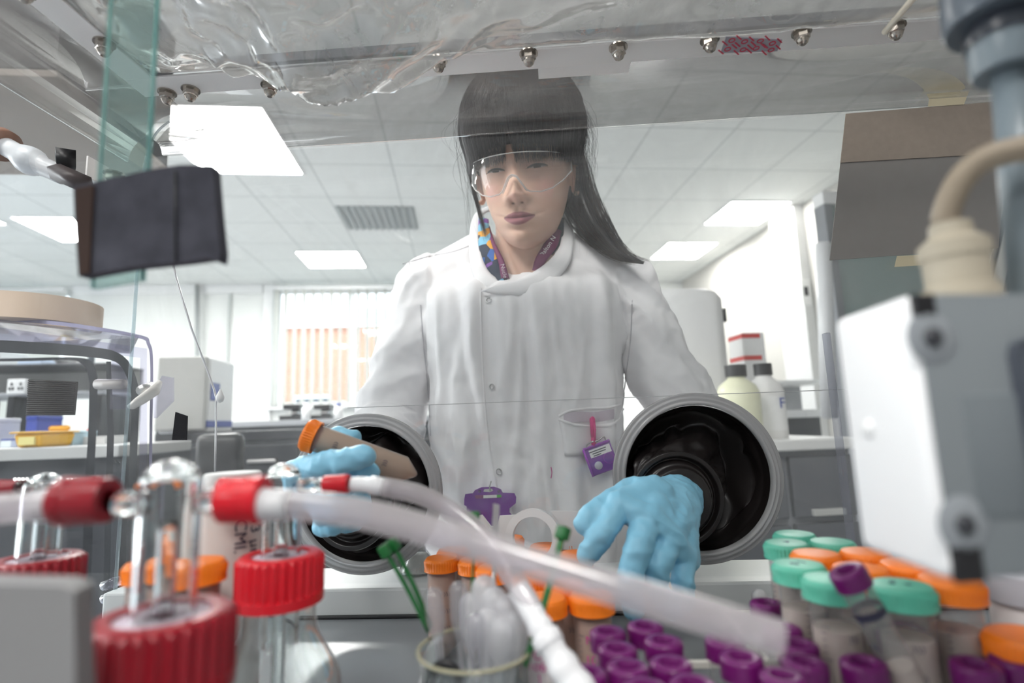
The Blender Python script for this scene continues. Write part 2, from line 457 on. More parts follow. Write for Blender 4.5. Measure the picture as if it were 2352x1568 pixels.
# left dark bench
t, a, d, h = rthing('laboratory_bench', 'dark laboratory bench with drawers behind the left glove port', 'bench', 345, 985, 1010, 1330, 2.32, 0.75, z0=0)
part('worktop', (-a, -d, h - 0.04), (a, d, h), M_dark, t); part('carcass', (-a, -d + 0.03, 0.08), (a, d, h - 0.04), M_grey, t)
for q in range(4):
    x = -a + 2 * a * q / 4 + 0.01
    o = part('drawer', (x, -d + 0.005, h - 0.22), (x + a / 2 - 0.02, -d + 0.03, h - 0.06), M_dark, t)
    part('handle', (x + a / 8, -d - 0.015, h - 0.13), (x + a / 8 + a / 5, -d + 0.005, h - 0.115), M_steel, o)
    o = part('door', (x, -d + 0.005, 0.1), (x + a / 2 - 0.02, -d + 0.03, h - 0.24), M_dark, t)
BZ = h
# chair
t, a, d, h = rthing('office_chair', 'black padded office chair back in front of the dark bench', 'chair', 440, 995, 552, 1090, 1.75, 0.06, z0=0)
part('backrest', (-a, -0.03, h - 0.36), (a, 0.03, h), M_black, t, 0.025, True)
part('seat', (-a - 0.02, -0.02, 0.44), (a + 0.02, 0.38, 0.52), M_black, t, 0.03, True)
obj('back_stem', newtube([(0, -0.01, 0.5), (0, -0.05, 0.7), (0, -0.035, h - 0.2)], 0.02), M_black, t)
obj('column', newtube([(0, 0.2, 0.08), (0, 0.2, 0.45)], 0.025), M_steel, t)
for q in range(5):
    an = 2 * pi * q / 5
    obj('foot', newtube([(0, 0.2, 0.1), (0.16 * cos(an), 0.2 + 0.16 * sin(an), 0.05)], 0.018), M_black, t)
# incubator
t, a, d, h = rthing('incubator', 'white bench incubator with grey side and blue control strip', 'incubator', 357, 818, 472, 985, 2.45, 0.30, z0=BZ)
part('body', (-a, -d + 0.03, 0.0), (a, d, h), M_white, t, 0.012)
part('door', (-a, -d, 0.01), (a, -d + 0.028, h), mat('pale_grey', (0.55, 0.55, 0.53), 0.5), t, 0.008)
part('control_strip', (a, -d * 0.7, h * 0.42), (a + 0.004, -d * 0.1, h * 0.66), M_blue, t)
part('trim_strip', (a, -d * 0.9, 0.02), (a + 0.004, d * 0.9, 0.05), M_blue, t)
# microscope like instruments on the far bench
t, a, d, h = rthing('far_bench', 'far bench under the window carrying dark instruments', 'bench', 345, 962, 1100, 1250, 4.2, 0.7, z0=0)
part('worktop', (-a, -d, h - 0.04), (a, d, h), M_grey, t); part('carcass', (-a, -d + 0.03, 0.0), (a, d, h - 0.04), M_dark, t); FZ = h
for px, lab in ((665, 'black instrument on the far bench, the left one'), (735, 'black instrument on the far bench, beside the glove port rim')):
    t, a, d, h = rthing('microscope', lab, 'microscope', px - 24, 928, px + 24, 962, 4.3, 0.25, 'black instruments on the far bench', z0=FZ)
    part('base', (-a, -d, 0), (a, d, h * 0.3), M_black, t); part('arm', (-a * 0.3, 0.0, h * 0.3), (a * 0.4, d, h * 0.9), M_black, t)
    part('head', (-a * 0.8, -d * 0.7, h * 0.7), (a * 0.8, d * 0.6, h), M_black, t)
    part('stage', (-a * 0.6, -d * 0.8, h * 0.42), (a * 0.6, d * 0.2, h * 0.5), M_steel, t)
for px in (700, 775):
    t, a, d, h = rthing('sample_bottle', ['small white bottle between the two black instruments', 'small blue capped bottle right of the black instruments'][px > 750], 'bottle', px - 10, 925, px + 10, 962, 4.25, 0.08, 'small white bottles on the far bench', z0=FZ)
    obj('body', newlathe([(0, 0), (a, 0), (a, h * 0.7), (a * 0.5, h * 0.8), (a * 0.5, h * 0.85)], 20), M_white, t)
    obj('cap', newlathe([(0, h), (a * 0.6, h), (a * 0.6, h * 0.84), (0, h * 0.84)], 20), M_blue if px > 750 else M_white, t)

# left side wall bench, shelf and clutter seen through the transfer chamber
t, a, d, h = rthing('side_bench', 'pale side bench at far left carrying a yellow bin', 'bench', -330, 1032, 262, 1330, 1.75, 0.45, z0=0)
part('worktop', (-a, -d, h - 0.035), (a, d, h), mat('pale_laminate', (0.5, 0.5, 0.49), 0.4), t); part('carcass', (-a, -d + 0.04, 0), (a, d, h - 0.035), M_dark, t); SZ = h
t, a, d, h = rthing('wall_shelf', 'grey shelf with sockets above the side bench', 'shelf', -330, 838, 240, 912, 2.55, 0.3)
part('upper_board', (-a, -d, h * 0.93), (a, d, h), M_dark, t); part('lower_board', (-a, -d, 0), (a, d, h * 0.12), M_grey, t)
part('back_panel', (-a, d - 0.02, h * 0.12), (a, d, h * 0.93), mat('pale_grey', (0.55, 0.55, 0.53)), t)
for q in (0.0, 0.33, 0.62, 0.98): part('bracket', (-a + 2 * a * q - 0.015, -d, -0.25), (-a + 2 * a * q + 0.015, d, 0), M_black, t)
t, a, d, h = rthing('wall_socket', 'white double power socket on the shelf panel', 'socket', 16, 870, 58, 904, 2.5, 0.02)
part('plate', (-a, -d, 0), (a, d, h), M_white, t)
for sx in (-0.5, 0.5):
    for (ux, uz) in ((-0.18, 0.35), (0.18, 0.35), (0, 0.65)): part('slot', (a * (sx + ux) - 0.004, -d - 0.002, h * uz - 0.006), (a * (sx + ux) + 0.004, -d, h * uz + 0.006), M_dark, t, 0)
# yellow bin
t, a, d, h = rthing('sharps_bin', 'yellow sharps bin with raised lid on the side bench', 'bin', 26, 995, 92, 1034, 1.8, 0.16, z0=SZ)
bm = newbox((-a, -d, 0), (a, d, h * 1.0), 0.01)
for v in bm.verts:
    s = 0.85 + 0.15 * v.co.z / h; v.co.x *= s; v.co.y *= s
obj('body', bm, M_yellow, t, smooth=False)
part('lid', (-a * 1.12, -d * 1.1, h), (a * 1.12, d * 1.1, h * 1.12), M_yellow, t, 0.004)
part('flap', (-a * 0.9, d * 0.7, h * 1.12), (a * 0.7, d * 0.85, h * 1.55), M_yellow, t, 0.01)
part('sticker', (-a * 0.5, -d - 0.002, h * 0.2), (a * 0.6, -d * 0.93, h * 0.75), mat('bin_label', (0.8, 0.72, 0.3), 0.6), t, 0)
clut = [(-60, 960, -20, 1034, (0.7, 0.7, 0.72), 'grey box at the left edge of the side bench', 'box'), (108, 985, 122, 1030, (0.85, 0.85, 0.87), 'tall white bottle right of the yellow bin', 'bottle'),
        (132, 990, 168, 1012, (0.45, 0.62, 0.70), 'pale blue tray right of the yellow bin', 'tray'), (165, 985, 182, 1032, (0.75, 0.74, 0.72), 'translucent wash bottle behind the dark gasket', 'bottle'),
        (186, 1002, 240, 1032, (0.72, 0.71, 0.70), 'white carton on the right end of the side bench', 'box'), (0, 1008, 24, 1034, (0.8, 0.88, 0.92), 'pale blue tub left of the yellow bin', 'tub'),
        (60, 955, 86, 975, (0.05, 0.08, 0.4), 'blue topped box behind the yellow bin', 'box')]
for (p0, q0, p1, q1, colr, lab, cat) in clut:
    nm = {'box': 'storage_box', 'bottle': 'wash_bottle', 'tray': 'sample_tray', 'tub': 'sample_tub'}[cat]
    t, a, d, h = rthing(nm, lab, cat, p0, q0, p1, q1, 2.0 if cat != 'tray' else 1.95, min(0.14, 0.12), z0=SZ)
    mm = mat('clutter_%d' % p0, colr, 0.4)
    if cat == 'bottle':
        obj('body', newlathe([(0, 0), (a, 0), (a, h * 0.62), (a * 0.5, h * 0.8), (a * 0.4, h * 0.84)], 20), mm, t)
        obj('cap', newlathe([(0, h), (a * 0.3, h), (a * 0.55, h * 0.84), (0, h * 0.84)], 20), M_red, t)
    else:
        part('body', (-a, -d, 0), (a, d, h * 0.85), mm, t); part('lid', (-a * 1.03, -d * 1.03, h * 0.85), (a * 1.03, d * 1.03, h), M_blue if cat == 'tub' or p0 == 60 else mm, t)
# things on the shelf
shelf_top = rrect(0, 838, 10, 912, 2.55)[3]
for i, (p0, q0, p1, colr, lab) in enumerate([(-60, 805, 0, (0.6, 0.62, 0.62), 'grey carton at the left end of the shelf'), (40, 822, 95, (0.55, 0.65, 0.8), 'pale blue packet lying on the shelf'),
                                         (108, 815, 150, (0.82, 0.82, 0.8), 'white crumpled bag on the shelf behind the gasket'), (175, 800, 190, (0.08, 0.1, 0.12), 'dark bottle on the right of the shelf')]):
    t, a, d, h = rthing(['storage_box', 'glove_packet', 'plastic_bag', 'reagent_bottle'][i], lab, ['box', 'packet', 'bag', 'bottle'][i], p0, q0, p1, 838, 2.6, 0.16, z0=shelf_top)
    mm = mat('shelf_%d' % i, colr, 0.5)
    if i == 3: obj('body', newlathe([(0, 0), (a, 0), (a, h * 0.6), (a * 0.4, h * 0.8), (a * 0.4, h), (0, h)], 20), mm, t)
    elif i == 2: 
        bm = bmesh.new(); ell(bm, (0, 0, h / 2), (a, d, h / 2))
        for v in bm.verts: v.co += Vector((noise.noise(v.co * 30), noise.noise(v.co * 30 + Vector((5, 5, 5))), 0)) * 0.03
        obj('body', bm, mm, t)
    else:
        part('body', (-a, -d, 0), (a, d, h * 0.8), mm, t); part('flap', (-a, -d * 1.02, h * 0.8), (a, d * 1.02, h), mm, t)
# pipe on the wall and cable duct
obj_ = ro('trim_3', newtube([RP(453, 655, 7.3), RP(453, 985, 7.3)], 0.03), mat('pipe_grey', (0.35, 0.37, 0.37), 0.5), smooth=True)
ro('trim_4', newbox((RP(520, 700, 7.3).x, 7.36, 0.0), (RP(524, 700, 7.3).x, 7.39, CEIL - 0.13)), mat('joint_grey', (0.5, 0.53, 0.52)))

# ---------------- right side
t, a, d, h = rthing('white_bench', 'white topped bench with grey cupboards right of the person', 'bench', 1500, 1012, 1992, 1330, 1.62, 0.8, z0=0)
part('worktop', (-a, -d, h - 0.035), (a, d, h), mat('white_worktop', (0.75, 0.75, 0.74), 0.35), t, 0.006); WZ = h
part('carcass', (-a, -d + 0.05, 0.08), (a, d, h - 0.035), M_grey, t)
for q in range(3):
    x = -a + 2 * a * q / 3 + 0.01; x2 = -a + 2 * a * (q + 1) / 3 - 0.01
    o = part('drawer', (x, -d + 0.028, h - 0.24), (x2, -d + 0.05, h - 0.055), mat('cupboard_grey', (0.14, 0.145, 0.16), 0.4), t)
    part('handle', (x + 0.05, -d + 0.01, h - 0.235), (x2 - 0.05, -d + 0.028, h - 0.215), mat('pale_grey', (0.55, 0.55, 0.53)), o)
    part('door', (x, -d + 0.028, 0.1), (x2, -d + 0.05, h - 0.26), mat('cupboard_grey', (0.14, 0.145, 0.16), 0.4), t)
t, a, d, h = rthing('water_purifier', 'tall white rounded machine on the white bench beside the sleeve', 'machine', 1500, 655, 1718, 985, 1.9, 0.45, z0=WZ)
bm = newbox((-a, -d, 0), (a * 0.62, d, h), 0.05)
obj('cabinet', bm, M_white, t)
bm = bmesh.new(); lathe(bm, [(0, 0), (0.36 * a, 0), (0.36 * a, h * 0.97), (0.30 * a, h), (0, h)], 40, M=Matrix.Translation((a * 0.66, -d * 0.2, 0)))
obj('column', bm, M_white, t, smooth='auto')
part('dispenser', (a * 1.0, -d * 0.35, h * 0.80), (a * 1.06, -d * 0.1, h * 0.90), M_black, t)
t, a, d, h = rthing('paper_roll_holder', 'white carton with two red bands behind the bottles', 'carton', 1714, 762, 1766, 985, 2.2, 0.12, z0=WZ)
part('body', (-a, -d, 0), (a, d, h), M_white, t, 0.006)
for f0 in (0.94, 0.72, ): part('band', (-a * 1.01, -d * 1.02, h * f0), (a * 0.6, d * 1.02, h * (f0 + 0.045)), M_red, t, 0.001)
def jug(px0, px1, py0, py1, y, label, colr, content, capc, z0):
    t, a, d, h = rthing('plastic_bottle', label, 'bottle', px0, py0, px1, py1, y, 0.01, 'plastic bottles on the white bench', z0=z0)
    obj('body', newlathe([(0, 0), (a * 0.95, 0), (a, 0.01), (a, h * 0.62), (a * 0.85, h * 0.72), (a * 0.42, h * 0.82), (a * 0.42, h * 0.86)], 36), mat('jug_%d' % px0, colr, 0.3, trans=0.0, sss=0), t, smooth='auto')
    bm = newlathe([(0, h * 0.84), (a * 0.5, h * 0.84), (a * 0.5, h), (0, h)], 36); obj('cap', bm, capc, t, smooth='auto')
    return t, a, h
t, a, h = jug(1652, 1742, 838, 990, 1.72, 'yellowish plastic bottle with black cap beside the right glove port', (0.75, 0.75, 0.55), None, M_black, WZ)
t, a, h = jug(1722, 1798, 835, 985, 1.80, 'white labelled plastic bottle with black cap and blue letter', (0.78, 0.77, 0.76), None, M_black, WZ)
obj('paper_label', newlathe([(a * 1.005, h * 0.1), (a * 1.005, h * 0.55)], 36), mat('paper_white', (0.85, 0.85, 0.85), 0.7), t)
text('blue_letter', 'F', 0.05, M_blue, t, Matrix.Translation((a * 0.35, -a * 1.01, h * 0.45)) @ Matrix.Rotation(radians(90), 4, 'X'))
# far right bench and drawers behind
t, a, d, h = rthing('drawer_unit', 'low white unit with dark gap behind the right port', 'cabinet', 1775, 872, 1905, 1010, 3.3, 0.3, z0=0)
part('top', (-a, -d, h - 0.03), (a, d, h), M_white, t); part('middle_board', (-a, -d, h - 0.24), (a, d, h - 0.19), M_white, t)
part('recess', (-a, -d + 0.1, 0), (a, d, h - 0.24), M_dark, t); part('back', (-a, d - 0.03, h - 0.19), (a, d, h - 0.03), M_grey, t)
# white column with door frame against the right wall
c0 = RP(1822, 482, 4.6)
ro('trim_5', newbox((c0.x, 4.6, 0), (X1 - 0.002, 5.0, CEIL - 0.002), 0.004), mat('column_white', (0.72, 0.72, 0.72), 0.4))
t, a, d, h = rthing('thermostat', 'small white wall thermostat with dark display on the column', 'thermostat', 1842, 640, 1862, 700, 4.585, 0.014)
part('plate', (-a, -d, 0), (a, d, h), M_white, t); part('display', (-a * 0.5, -d - 0.002, h * 0.35), (a * 0.5, -d, h * 0.7), M_black, t, 0)
ro('trim_6', newtube([RP(1890, 560, 2.4), RP(1905, 960, 2.4)], 0.035), mat('duct_white', (0.7, 0.71, 0.73), 0.3), smooth=True)
# fume cupboard at far right
t, a, d, h = rthing('fume_cupboard', 'grey glazed fume cupboard behind the brown card', 'fume cupboard', 1925, 470, 2700, 1010, 3.0, 0.1, z0=0)
part('side_post', (-a, -d, 0), (-a + 0.05, d, h), mat('post_grey', (0.22, 0.23, 0.25), 0.4), t)
part('back_panel', (-a + 0.05, d - 0.03, 0.0), (a, d, h), mat('panel_green_grey', (0.48, 0.52, 0.51), 0.5), t)
part('hood', (-a, -d, h), (a, d, h + 0.08), M_white, t)
obj('sash_rail', newtube([(-a + 0.05, -d, h * 0.565), (a, -d, h * 0.72)], 0.014), M_white, t)
part('glazing', (-a + 0.05, -d + 0.02, 0.9), (a, -d + 0.026, h), thin('sash_glass', (0.85, 0.9, 0.9), haze=0.06), t, 0)
part('worktop', (-a, -d, 0.84), (a, d, 0.9), M_grey, t)
for q, (px, py) in enumerate(((2255, 592), (2205, 640))):
    s, a2, d2, h2 = rthing('wall_socket', ['white double socket beside the sloping rails', 'white socket below the sloping rails, left of the double one'][q], 'socket', px - 24, py - 16, px + 24, py + 14, 2.9, 0.02)
    part('plate', (-a2, -d2, 0), (a2, d2, h2), M_white, s)
    for ux in (-0.5, 0.5): part('slot', (a2 * ux - 0.006, -d2 - 0.002, h2 * 0.4), (a2 * ux + 0.006, -d2, h2 * 0.7), M_dark, s, 0)
rl = thing('sloping_rail', 'pair of dark sloping rails at the right edge', 'rail', Rw(*RP(2300, 520, 1.9)), (0, 0, RA))
o0 = RP(2300, 520, 1.9)
for (a_, b_) in (((2332, 420), (2262, 665)), ((2358, 500), (2312, 670))):
    obj('rail_bar', newtube([RP(*a_, 1.9) - o0, RP(*b_, 1.9) - o0], 0.012), M_dark, rl)
    

# area lamp added inside the left wall to give light from the left
wl = bpy.data.lights.new('left_fill_lamp', 'AREA'); wl.shape = 'RECTANGLE'; wl.size = 5.0; wl.size_y = 1.9; wl.energy = 130; wl.color = (0.95, 0.98, 1.0)
wo = bpy.data.objects.new('left_fill_lamp', wl); C.objects.link(wo)
wo.location = Rw(X0 + 0.06, 2.2, 2.0); wo.rotation_euler = (Matrix.Rotation(RA, 3, 'Z') @ Matrix.Rotation(radians(-90), 3, 'Y')).to_euler()
bm = bmesh.new()
for lo, hi in (((-0.35, 1.0), (-0.3, 3.0)), ((4.7, 1.0), (4.75, 3.0))): box(bm, (X0 + 0.001, lo[0], lo[1]), (X0 + 0.08, hi[0], hi[1]), 0.003)
for z in (1.0, 2.96): box(bm, (X0 + 0.001, -0.3, z), (X0 + 0.08, 4.7, z + 0.04), 0.003)
ro('fill_lamp_frame', bm, M_white)  # frame round the added lamp; the wall behind has no opening

# dark service unit hanging from the ceiling beyond the left side of the chamber
t, a, d, h = rthing('overhead_duct', 'dark grey overhead duct with a pale lower edge at the top left corner', 'duct', -500, -260, 150, 175, 1.25, 0.5)
part('body', (-a, -d, 0.02), (a, d, h), mat('duct_dark', (0.06, 0.062, 0.066), 0.5), t, 0.01)
part('lower_edge', (-a, -d - 0.01, 0), (a + 0.01, d, 0.019), mat('duct_edge', (0.42, 0.37, 0.33), 0.5), t, 0.003)
# ================================================================== THE GLOVE CHAMBER (world axes)
PY_ = 0.72          # plane of the front window
FZ_ = 0.97          # chamber floor
RZ_ = 1.624         # roof
SX0, SX1 = -0.575, 0.66
M_clear = thin('clear_acrylic', (0.975, 0.985, 0.985), haze=0.035, hazecol=(0.92, 0.93, 0.93), spots=0.05)
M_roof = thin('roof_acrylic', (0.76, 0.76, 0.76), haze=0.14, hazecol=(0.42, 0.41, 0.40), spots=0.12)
M_side = thin('side_acrylic', (0.93, 0.95, 0.96), haze=0.012, hazecol=(0.75, 0.75, 0.78), spots=0.02)
M_edge = mat('acrylic_edge', (0.62, 0.66, 0.70), 0.2, trans=0.35, ior=1.3)
M_film = thin('soft_film', (0.60, 0.60, 0.60), ior=1.5, haze=0.34, hazecol=(0.42, 0.415, 0.40), rough=0.045, spots=0.16, gloss=5.0)
M_sheet = mat('satin_steel', (0.92, 0.89, 0.87), 0.5, metal=0.25, bump=(400, 0.15, 0.0005))
M_nut = mat('nut_steel', (0.42, 0.38, 0.34), 0.25, metal=1.0)
M_tray = mat('tray_grey', (0.24, 0.25, 0.265), 0.2, noisecol=((0.20, 0.215, 0.23), 12))
M_sill = mat('sill_white', (0.66, 0.68, 0.68), 0.3)
M_rubber = mat('black_rubber', (0.016, 0.013, 0.013), 0.30, spec=0.6, bump=(90, 0.15, 0.001))
M_ring = mat('port_ring_plastic', (0.62, 0.62, 0.63), 0.22, trans=0.45, ior=1.45)

gb = thing('glove_box', 'clear acrylic glove chamber with two round ports and steel roof frame', 'glove box', (0, 0, 0))
PR = (P(1600, 1094, PY_), 0.1055); PL = (P(840, 1130, PY_), 0.102)

def window_mesh():
    bm = bmesh.new(); faces = []
    z0, z1 = 1.003, 1.606
    holes = [(PR[0].x, PR[0].z, 0.092), (PL[0].x, PL[0].z, 0.090)]
    for yy in (PY_, PY_ + 0.006):
        es = []
        def loop(pts):
            vs = [bm.verts.new((x, yy, z)) for x, z in pts]
            for i in range(len(vs)): es.append(bm.edges.new((vs[i], vs[(i + 1) % len(vs)])))
        loop([(SX0 + 0.0, z0), (SX1, z0), (SX1, z1), (SX0 + 0.0, z1)])
        for cx, cz, r in holes: loop([(cx + r * cos(2 * pi * k / 64), cz + r * sin(2 * pi * k / 64)) for k in range(64)])
        bmesh.ops.triangle_fill(bm, use_beauty=True, use_dissolve=False, edges=es)
    return bm
obj('front_window', window_mesh(), M_clear, gb, smooth=False)
# rounded bend from front window into roof, then the roof sheet around the opening
FX0, FX1, FY1 = -0.476, 0.62, 0.590      # outer edge of the steel frame
bm = bmesh.new(); prof = []
for k in range(9):
    a = pi / 2 * k / 8; prof.append((PY_ - 0.018 + 0.018 * cos(a), 1.606 + 0.018 * sin(a)))
prof.append((FY1 - 0.01, RZ_))
va = [[bm.verts.new((x, y, z)) for (y, z) in prof] for x in (SX0 + 0.03, SX1)]
for k in range(len(prof) - 1): bm.faces.new((va[0][k], va[1][k], va[1][k + 1], va[0][k + 1]))
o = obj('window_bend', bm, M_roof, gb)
sm = o.modifiers.new('s', 'SOLIDIFY'); sm.thickness = 0.005; sm.offset = 1
bm = bmesh.new(); prof = []
for k in range(9):
    a = pi / 2 * k / 8; prof.append((SX0 + 0.04 - 0.04 * cos(a), 1.584 + 0.04 * sin(a)))
prof.append((FX0 + 0.01, RZ_))
va = [[bm.verts.new((x, y, z)) for (x, z) in prof] for y in (-0.3, PY_ - 0.03)]
for k in range(len(prof) - 1): bm.faces.new((va[0][k], va[0][k + 1], va[1][k + 1], va[1][k]))
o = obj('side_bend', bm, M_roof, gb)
sm = o.modifiers.new('s', 'SOLIDIFY'); sm.thickness = 0.005; sm.offset = 1
obj('side_window', newbox((SX0, -0.3, FZ_), (SX0 + 0.006, PY_ - 0.002, 1.584)), M_side, gb, smooth=False)
# vertical edge strips where sheets meet
obj('corner_strip', newtube([(SX0 + 0.004, PY_ - 0.004, 1.0), (SX0 + 0.004, PY_ - 0.004, 1.590), (SX0 + 0.025, PY_ - 0.02, 1.618)], 0.0022), thin('corner_joint', (0.80, 0.86, 0.88), haze=0.15, hazecol=(0.6, 0.66, 0.68)), gb)
e0 = P(1912, 985, PY_)
obj('stiffener', newbox((e0.x, PY_ - 0.012, 1.005), (e0.x + 0.006, PY_ - 0.001, 1.30), 0.001), thin('stiffener_acrylic', (0.85, 0.86, 0.9), haze=0.15, hazecol=(0.6, 0.6, 0.65)), gb, smooth=False)
# window tape seam: scratched horizontal band across the window
bm = bmesh.new(); box(bm, (SX0 + 0.31, PY_ - 0.0016, 1.2270), (SX1 - 0.2, PY_ - 0.0006, 1.2279)); 
obj('score_line', bm, mat('score_grey', (0.45, 0.46, 0.47), 0.3), gb, smooth=False)
# sill and tray
bm = bmesh.new(); box(bm, (SX0, PY_ - 0.02, FZ_), (SX1, PY_ + 0.085, 1.003), 0.003); obj('sill', bm, M_sill, gb, smooth=False)
bm = bmesh.new(); box(bm, (SX0, PY_ - 0.028, FZ_), (SX1, PY_ - 0.0205, FZ_ + 0.003), 0.001); obj('floor_seam', bm, M_black, gb, smooth=False)
obj('floor_tray', newbox((SX0, -0.35, FZ_ - 0.02), (SX1, PY_ - 0.0205, FZ_)), M_tray, gb, smooth=False)
obj('base_cabinet', newbox((SX0 + 0.02, -0.33, 0.0), (SX1 - 0.02, PY_ - 0.03, FZ_ - 0.021), 0.01), mat('cabinet_light_grey', (0.5, 0.5, 0.5), 0.5), gb, smooth=False)
# steel frame round the roof opening
bm = bmesh.new(); t_ = 0.003; wd = 0.034
box(bm, (FX0, FY1 - wd, RZ_ - 0.012), (FX1, FY1, RZ_ - 0.012 + t_), 0.0008); box(bm, (FX0, -0.25, RZ_ - 0.012), (FX0 + wd, FY1 - wd, RZ_ - 0.012 + t_), 0.0008)
fr = obj('roof_frame', bm, M_sheet, gb, smooth=False)
bm = bmesh.new()
box(bm, (FX0 + wd, FY1 - wd - 0.006, RZ_ - 0.008), (FX1, FY1 - wd, RZ_ + 0.004), 0.001); box(bm, (FX0 + wd, -0.25, RZ_ - 0.008), (FX0 + wd + 0.006, FY1 - wd - 0.006, RZ_ + 0.004), 0.001)
obj('frame_gasket', bm, mat('gasket_dark', (0.03, 0.035, 0.05), 0.5), gb, smooth=False)
def nut_mesh():
    bm = bmesh.new()
    lathe(bm, [(0, 0), (0.0105, 0), (0.0105, -0.0015), (0, -0.0015)], 24)
    lathe(bm, [(0.0082, -0.0015), (0.0082, -0.008), (0.0068, -0.0092)], 6)
    lathe(bm, [(0.0066, -0.008), (0.0064, -0.0105), (0.0050, -0.0135), (0.0028, -0.0155), (0, -0.016)], 20)
    me = bpy.data.meshes.new('nut'); bm.to_mesh(me); bm.free(); me.materials.append(M_nut); return me
nm = nut_mesh()
for (px, py) in ((438, 205), (384, 212), (620, 195), (1007, 137), (1214, 122), (1420, 108), (1630, 90), (1841, 73), (2056, 60), (240, 98), (60, -30)):
    q = PZ(px, py, RZ_ - 0.012)
    o = bpy.data.objects.new('acorn_nut', nm); C.objects.link(o); o.parent = fr; o.location = (q.x, q.y, RZ_ - 0.0121); o.rotation_euler = (0, 0, random.random())
# crumpled soft film sagging in the roof opening
def film(name, x0, x1, y0, y1, nx, ny, zf, m):
    bm = bmesh.new(); g = []
    for i in range(nx + 1):
        row = []
        for j in range(ny + 1):
            x = x0 + (x1 - x0) * i / nx; y = y0 + (y1 - y0) * j / ny
            row.append(bm.verts.new((x, y, zf(x, y))))
        g.append(row)
    for i in range(nx):
        for j in range(ny): bm.faces.new((g[i][j], g[i][j + 1], g[i + 1][j + 1], g[i + 1][j]))
    return obj(name, bm, m, gb)
def zfilm(x, y):
    e = min((y - 0.0) / 0.25, 1) if False else 1
    edge = min(max((0.554 - y) / 0.035, 0), 1) * min(max((x - (FX0 + wd)) / 0.05, 0), 1)
    sag = 0.014 + 0.062 * exp(-((x + 0.19) / 0.11) ** 2 - ((y - 0.49) / 0.10) ** 2) + 0.012 * exp(-((x - 0.25) / 0.2) ** 2)
    v = Vector((x * 5, y * 9, 0.3)); n1 = noise.noise(v)
    cr = exp(-((x + 0.22) / 0.16) ** 2) * 0.8 + 0.14
    r1 = abs(noise.noise(Vector((x * 16 + y * 6, y * 22 - x * 5, 2)))); r2 = abs(noise.noise(Vector((x * 38, y * 30 + x * 15, 7))))
    long = 0.004 * sin(y * 60 + 9 * x + 3 * n1)
    return RZ_ - 0.010 - edge * (sag + 0.010 * n1 + cr * (0.034 * (0.3 - r1) + 0.014 * (0.3 - r2)) + long)
film('roof_film', FX0 + wd, FX1, 0.05, 0.551, 260, 120, zfilm, M_film)

# white hook and loop strip and the patterned backing patch on the roof frame
a = PZ(1237, 160, RZ_ - 0.002); b = PZ(1448, 148, RZ_ - 0.002)
t = thing('white_strip', 'white fabric strip stuck under the roof above the hair', 'strip', (0, 0, 0))
cs = [PZ(px, py, RZ_ - 0.006) for px, py in ((1237, 180), (1443, 165), (1450, 138), (1236, 152))]
bm = bmesh.new(); slab(bm, cs, (0, 0, -1), 0.001)
obj('strip', bm, thin('felt_white', (0.05, 0.05, 0.05), haze=0.97, hazecol=(0.95, 0.93, 0.92), gloss=0.2), t, smooth=False)
t = thing('printed_patch', 'grey backing patch with red printed marks under the roof frame', 'patch', (0, 0, 0))
cs = [PZ(px, py, RZ_ - 0.052) for px, py in ((1655, 122), (1785, 118), (1797, 92), (1668, 84))]
bm = bmesh.new(); slab(bm, cs, (0, 0, 1), 0.001); obj('backing', bm, mat('patch_grey', (0.35, 0.34, 0.38), 0.5), t, smooth=False)
M_pr = mat('print_red', (0.55, 0.04, 0.08), 0.5)
bm = bmesh.new()
for (u, v) in ((0.1, 0.25), (0.35, 0.75), (0.6, 0.3), (0.85, 0.7), (0.12, 0.8), (0.38, 0.2), (0.62, 0.85), (0.88, 0.15)):
    c = (cs[0] * (1 - u) + cs[1] * u) * (1 - v) + (cs[3] * (1 - u) + cs[2] * u) * v
    lathe(bm, [(0.0022, -0.0004), (0.0034, -0.0004), (0.0034, 0), (0.0022, 0)], 18, M=Matrix.Translation(c), close=True)
    ux = (cs[1] - cs[0]).normalized(); vy = (cs[3] - cs[0]).normalized()
    for k in (-1, 1):
        p = c + ux * 0.006 * k + vy * 0.004 * k; d = (ux * 0.7 - vy * 0.7)
        box(bm, (-0.005, -0.0007, -0.0004), (0.005, 0.0007, 0), M=Matrix.Translation(p) @ Matrix.Rotation(atan2(d.y, d.x), 4, 'Z'))
obj('red_print', bm, M_pr, t, smooth=False)

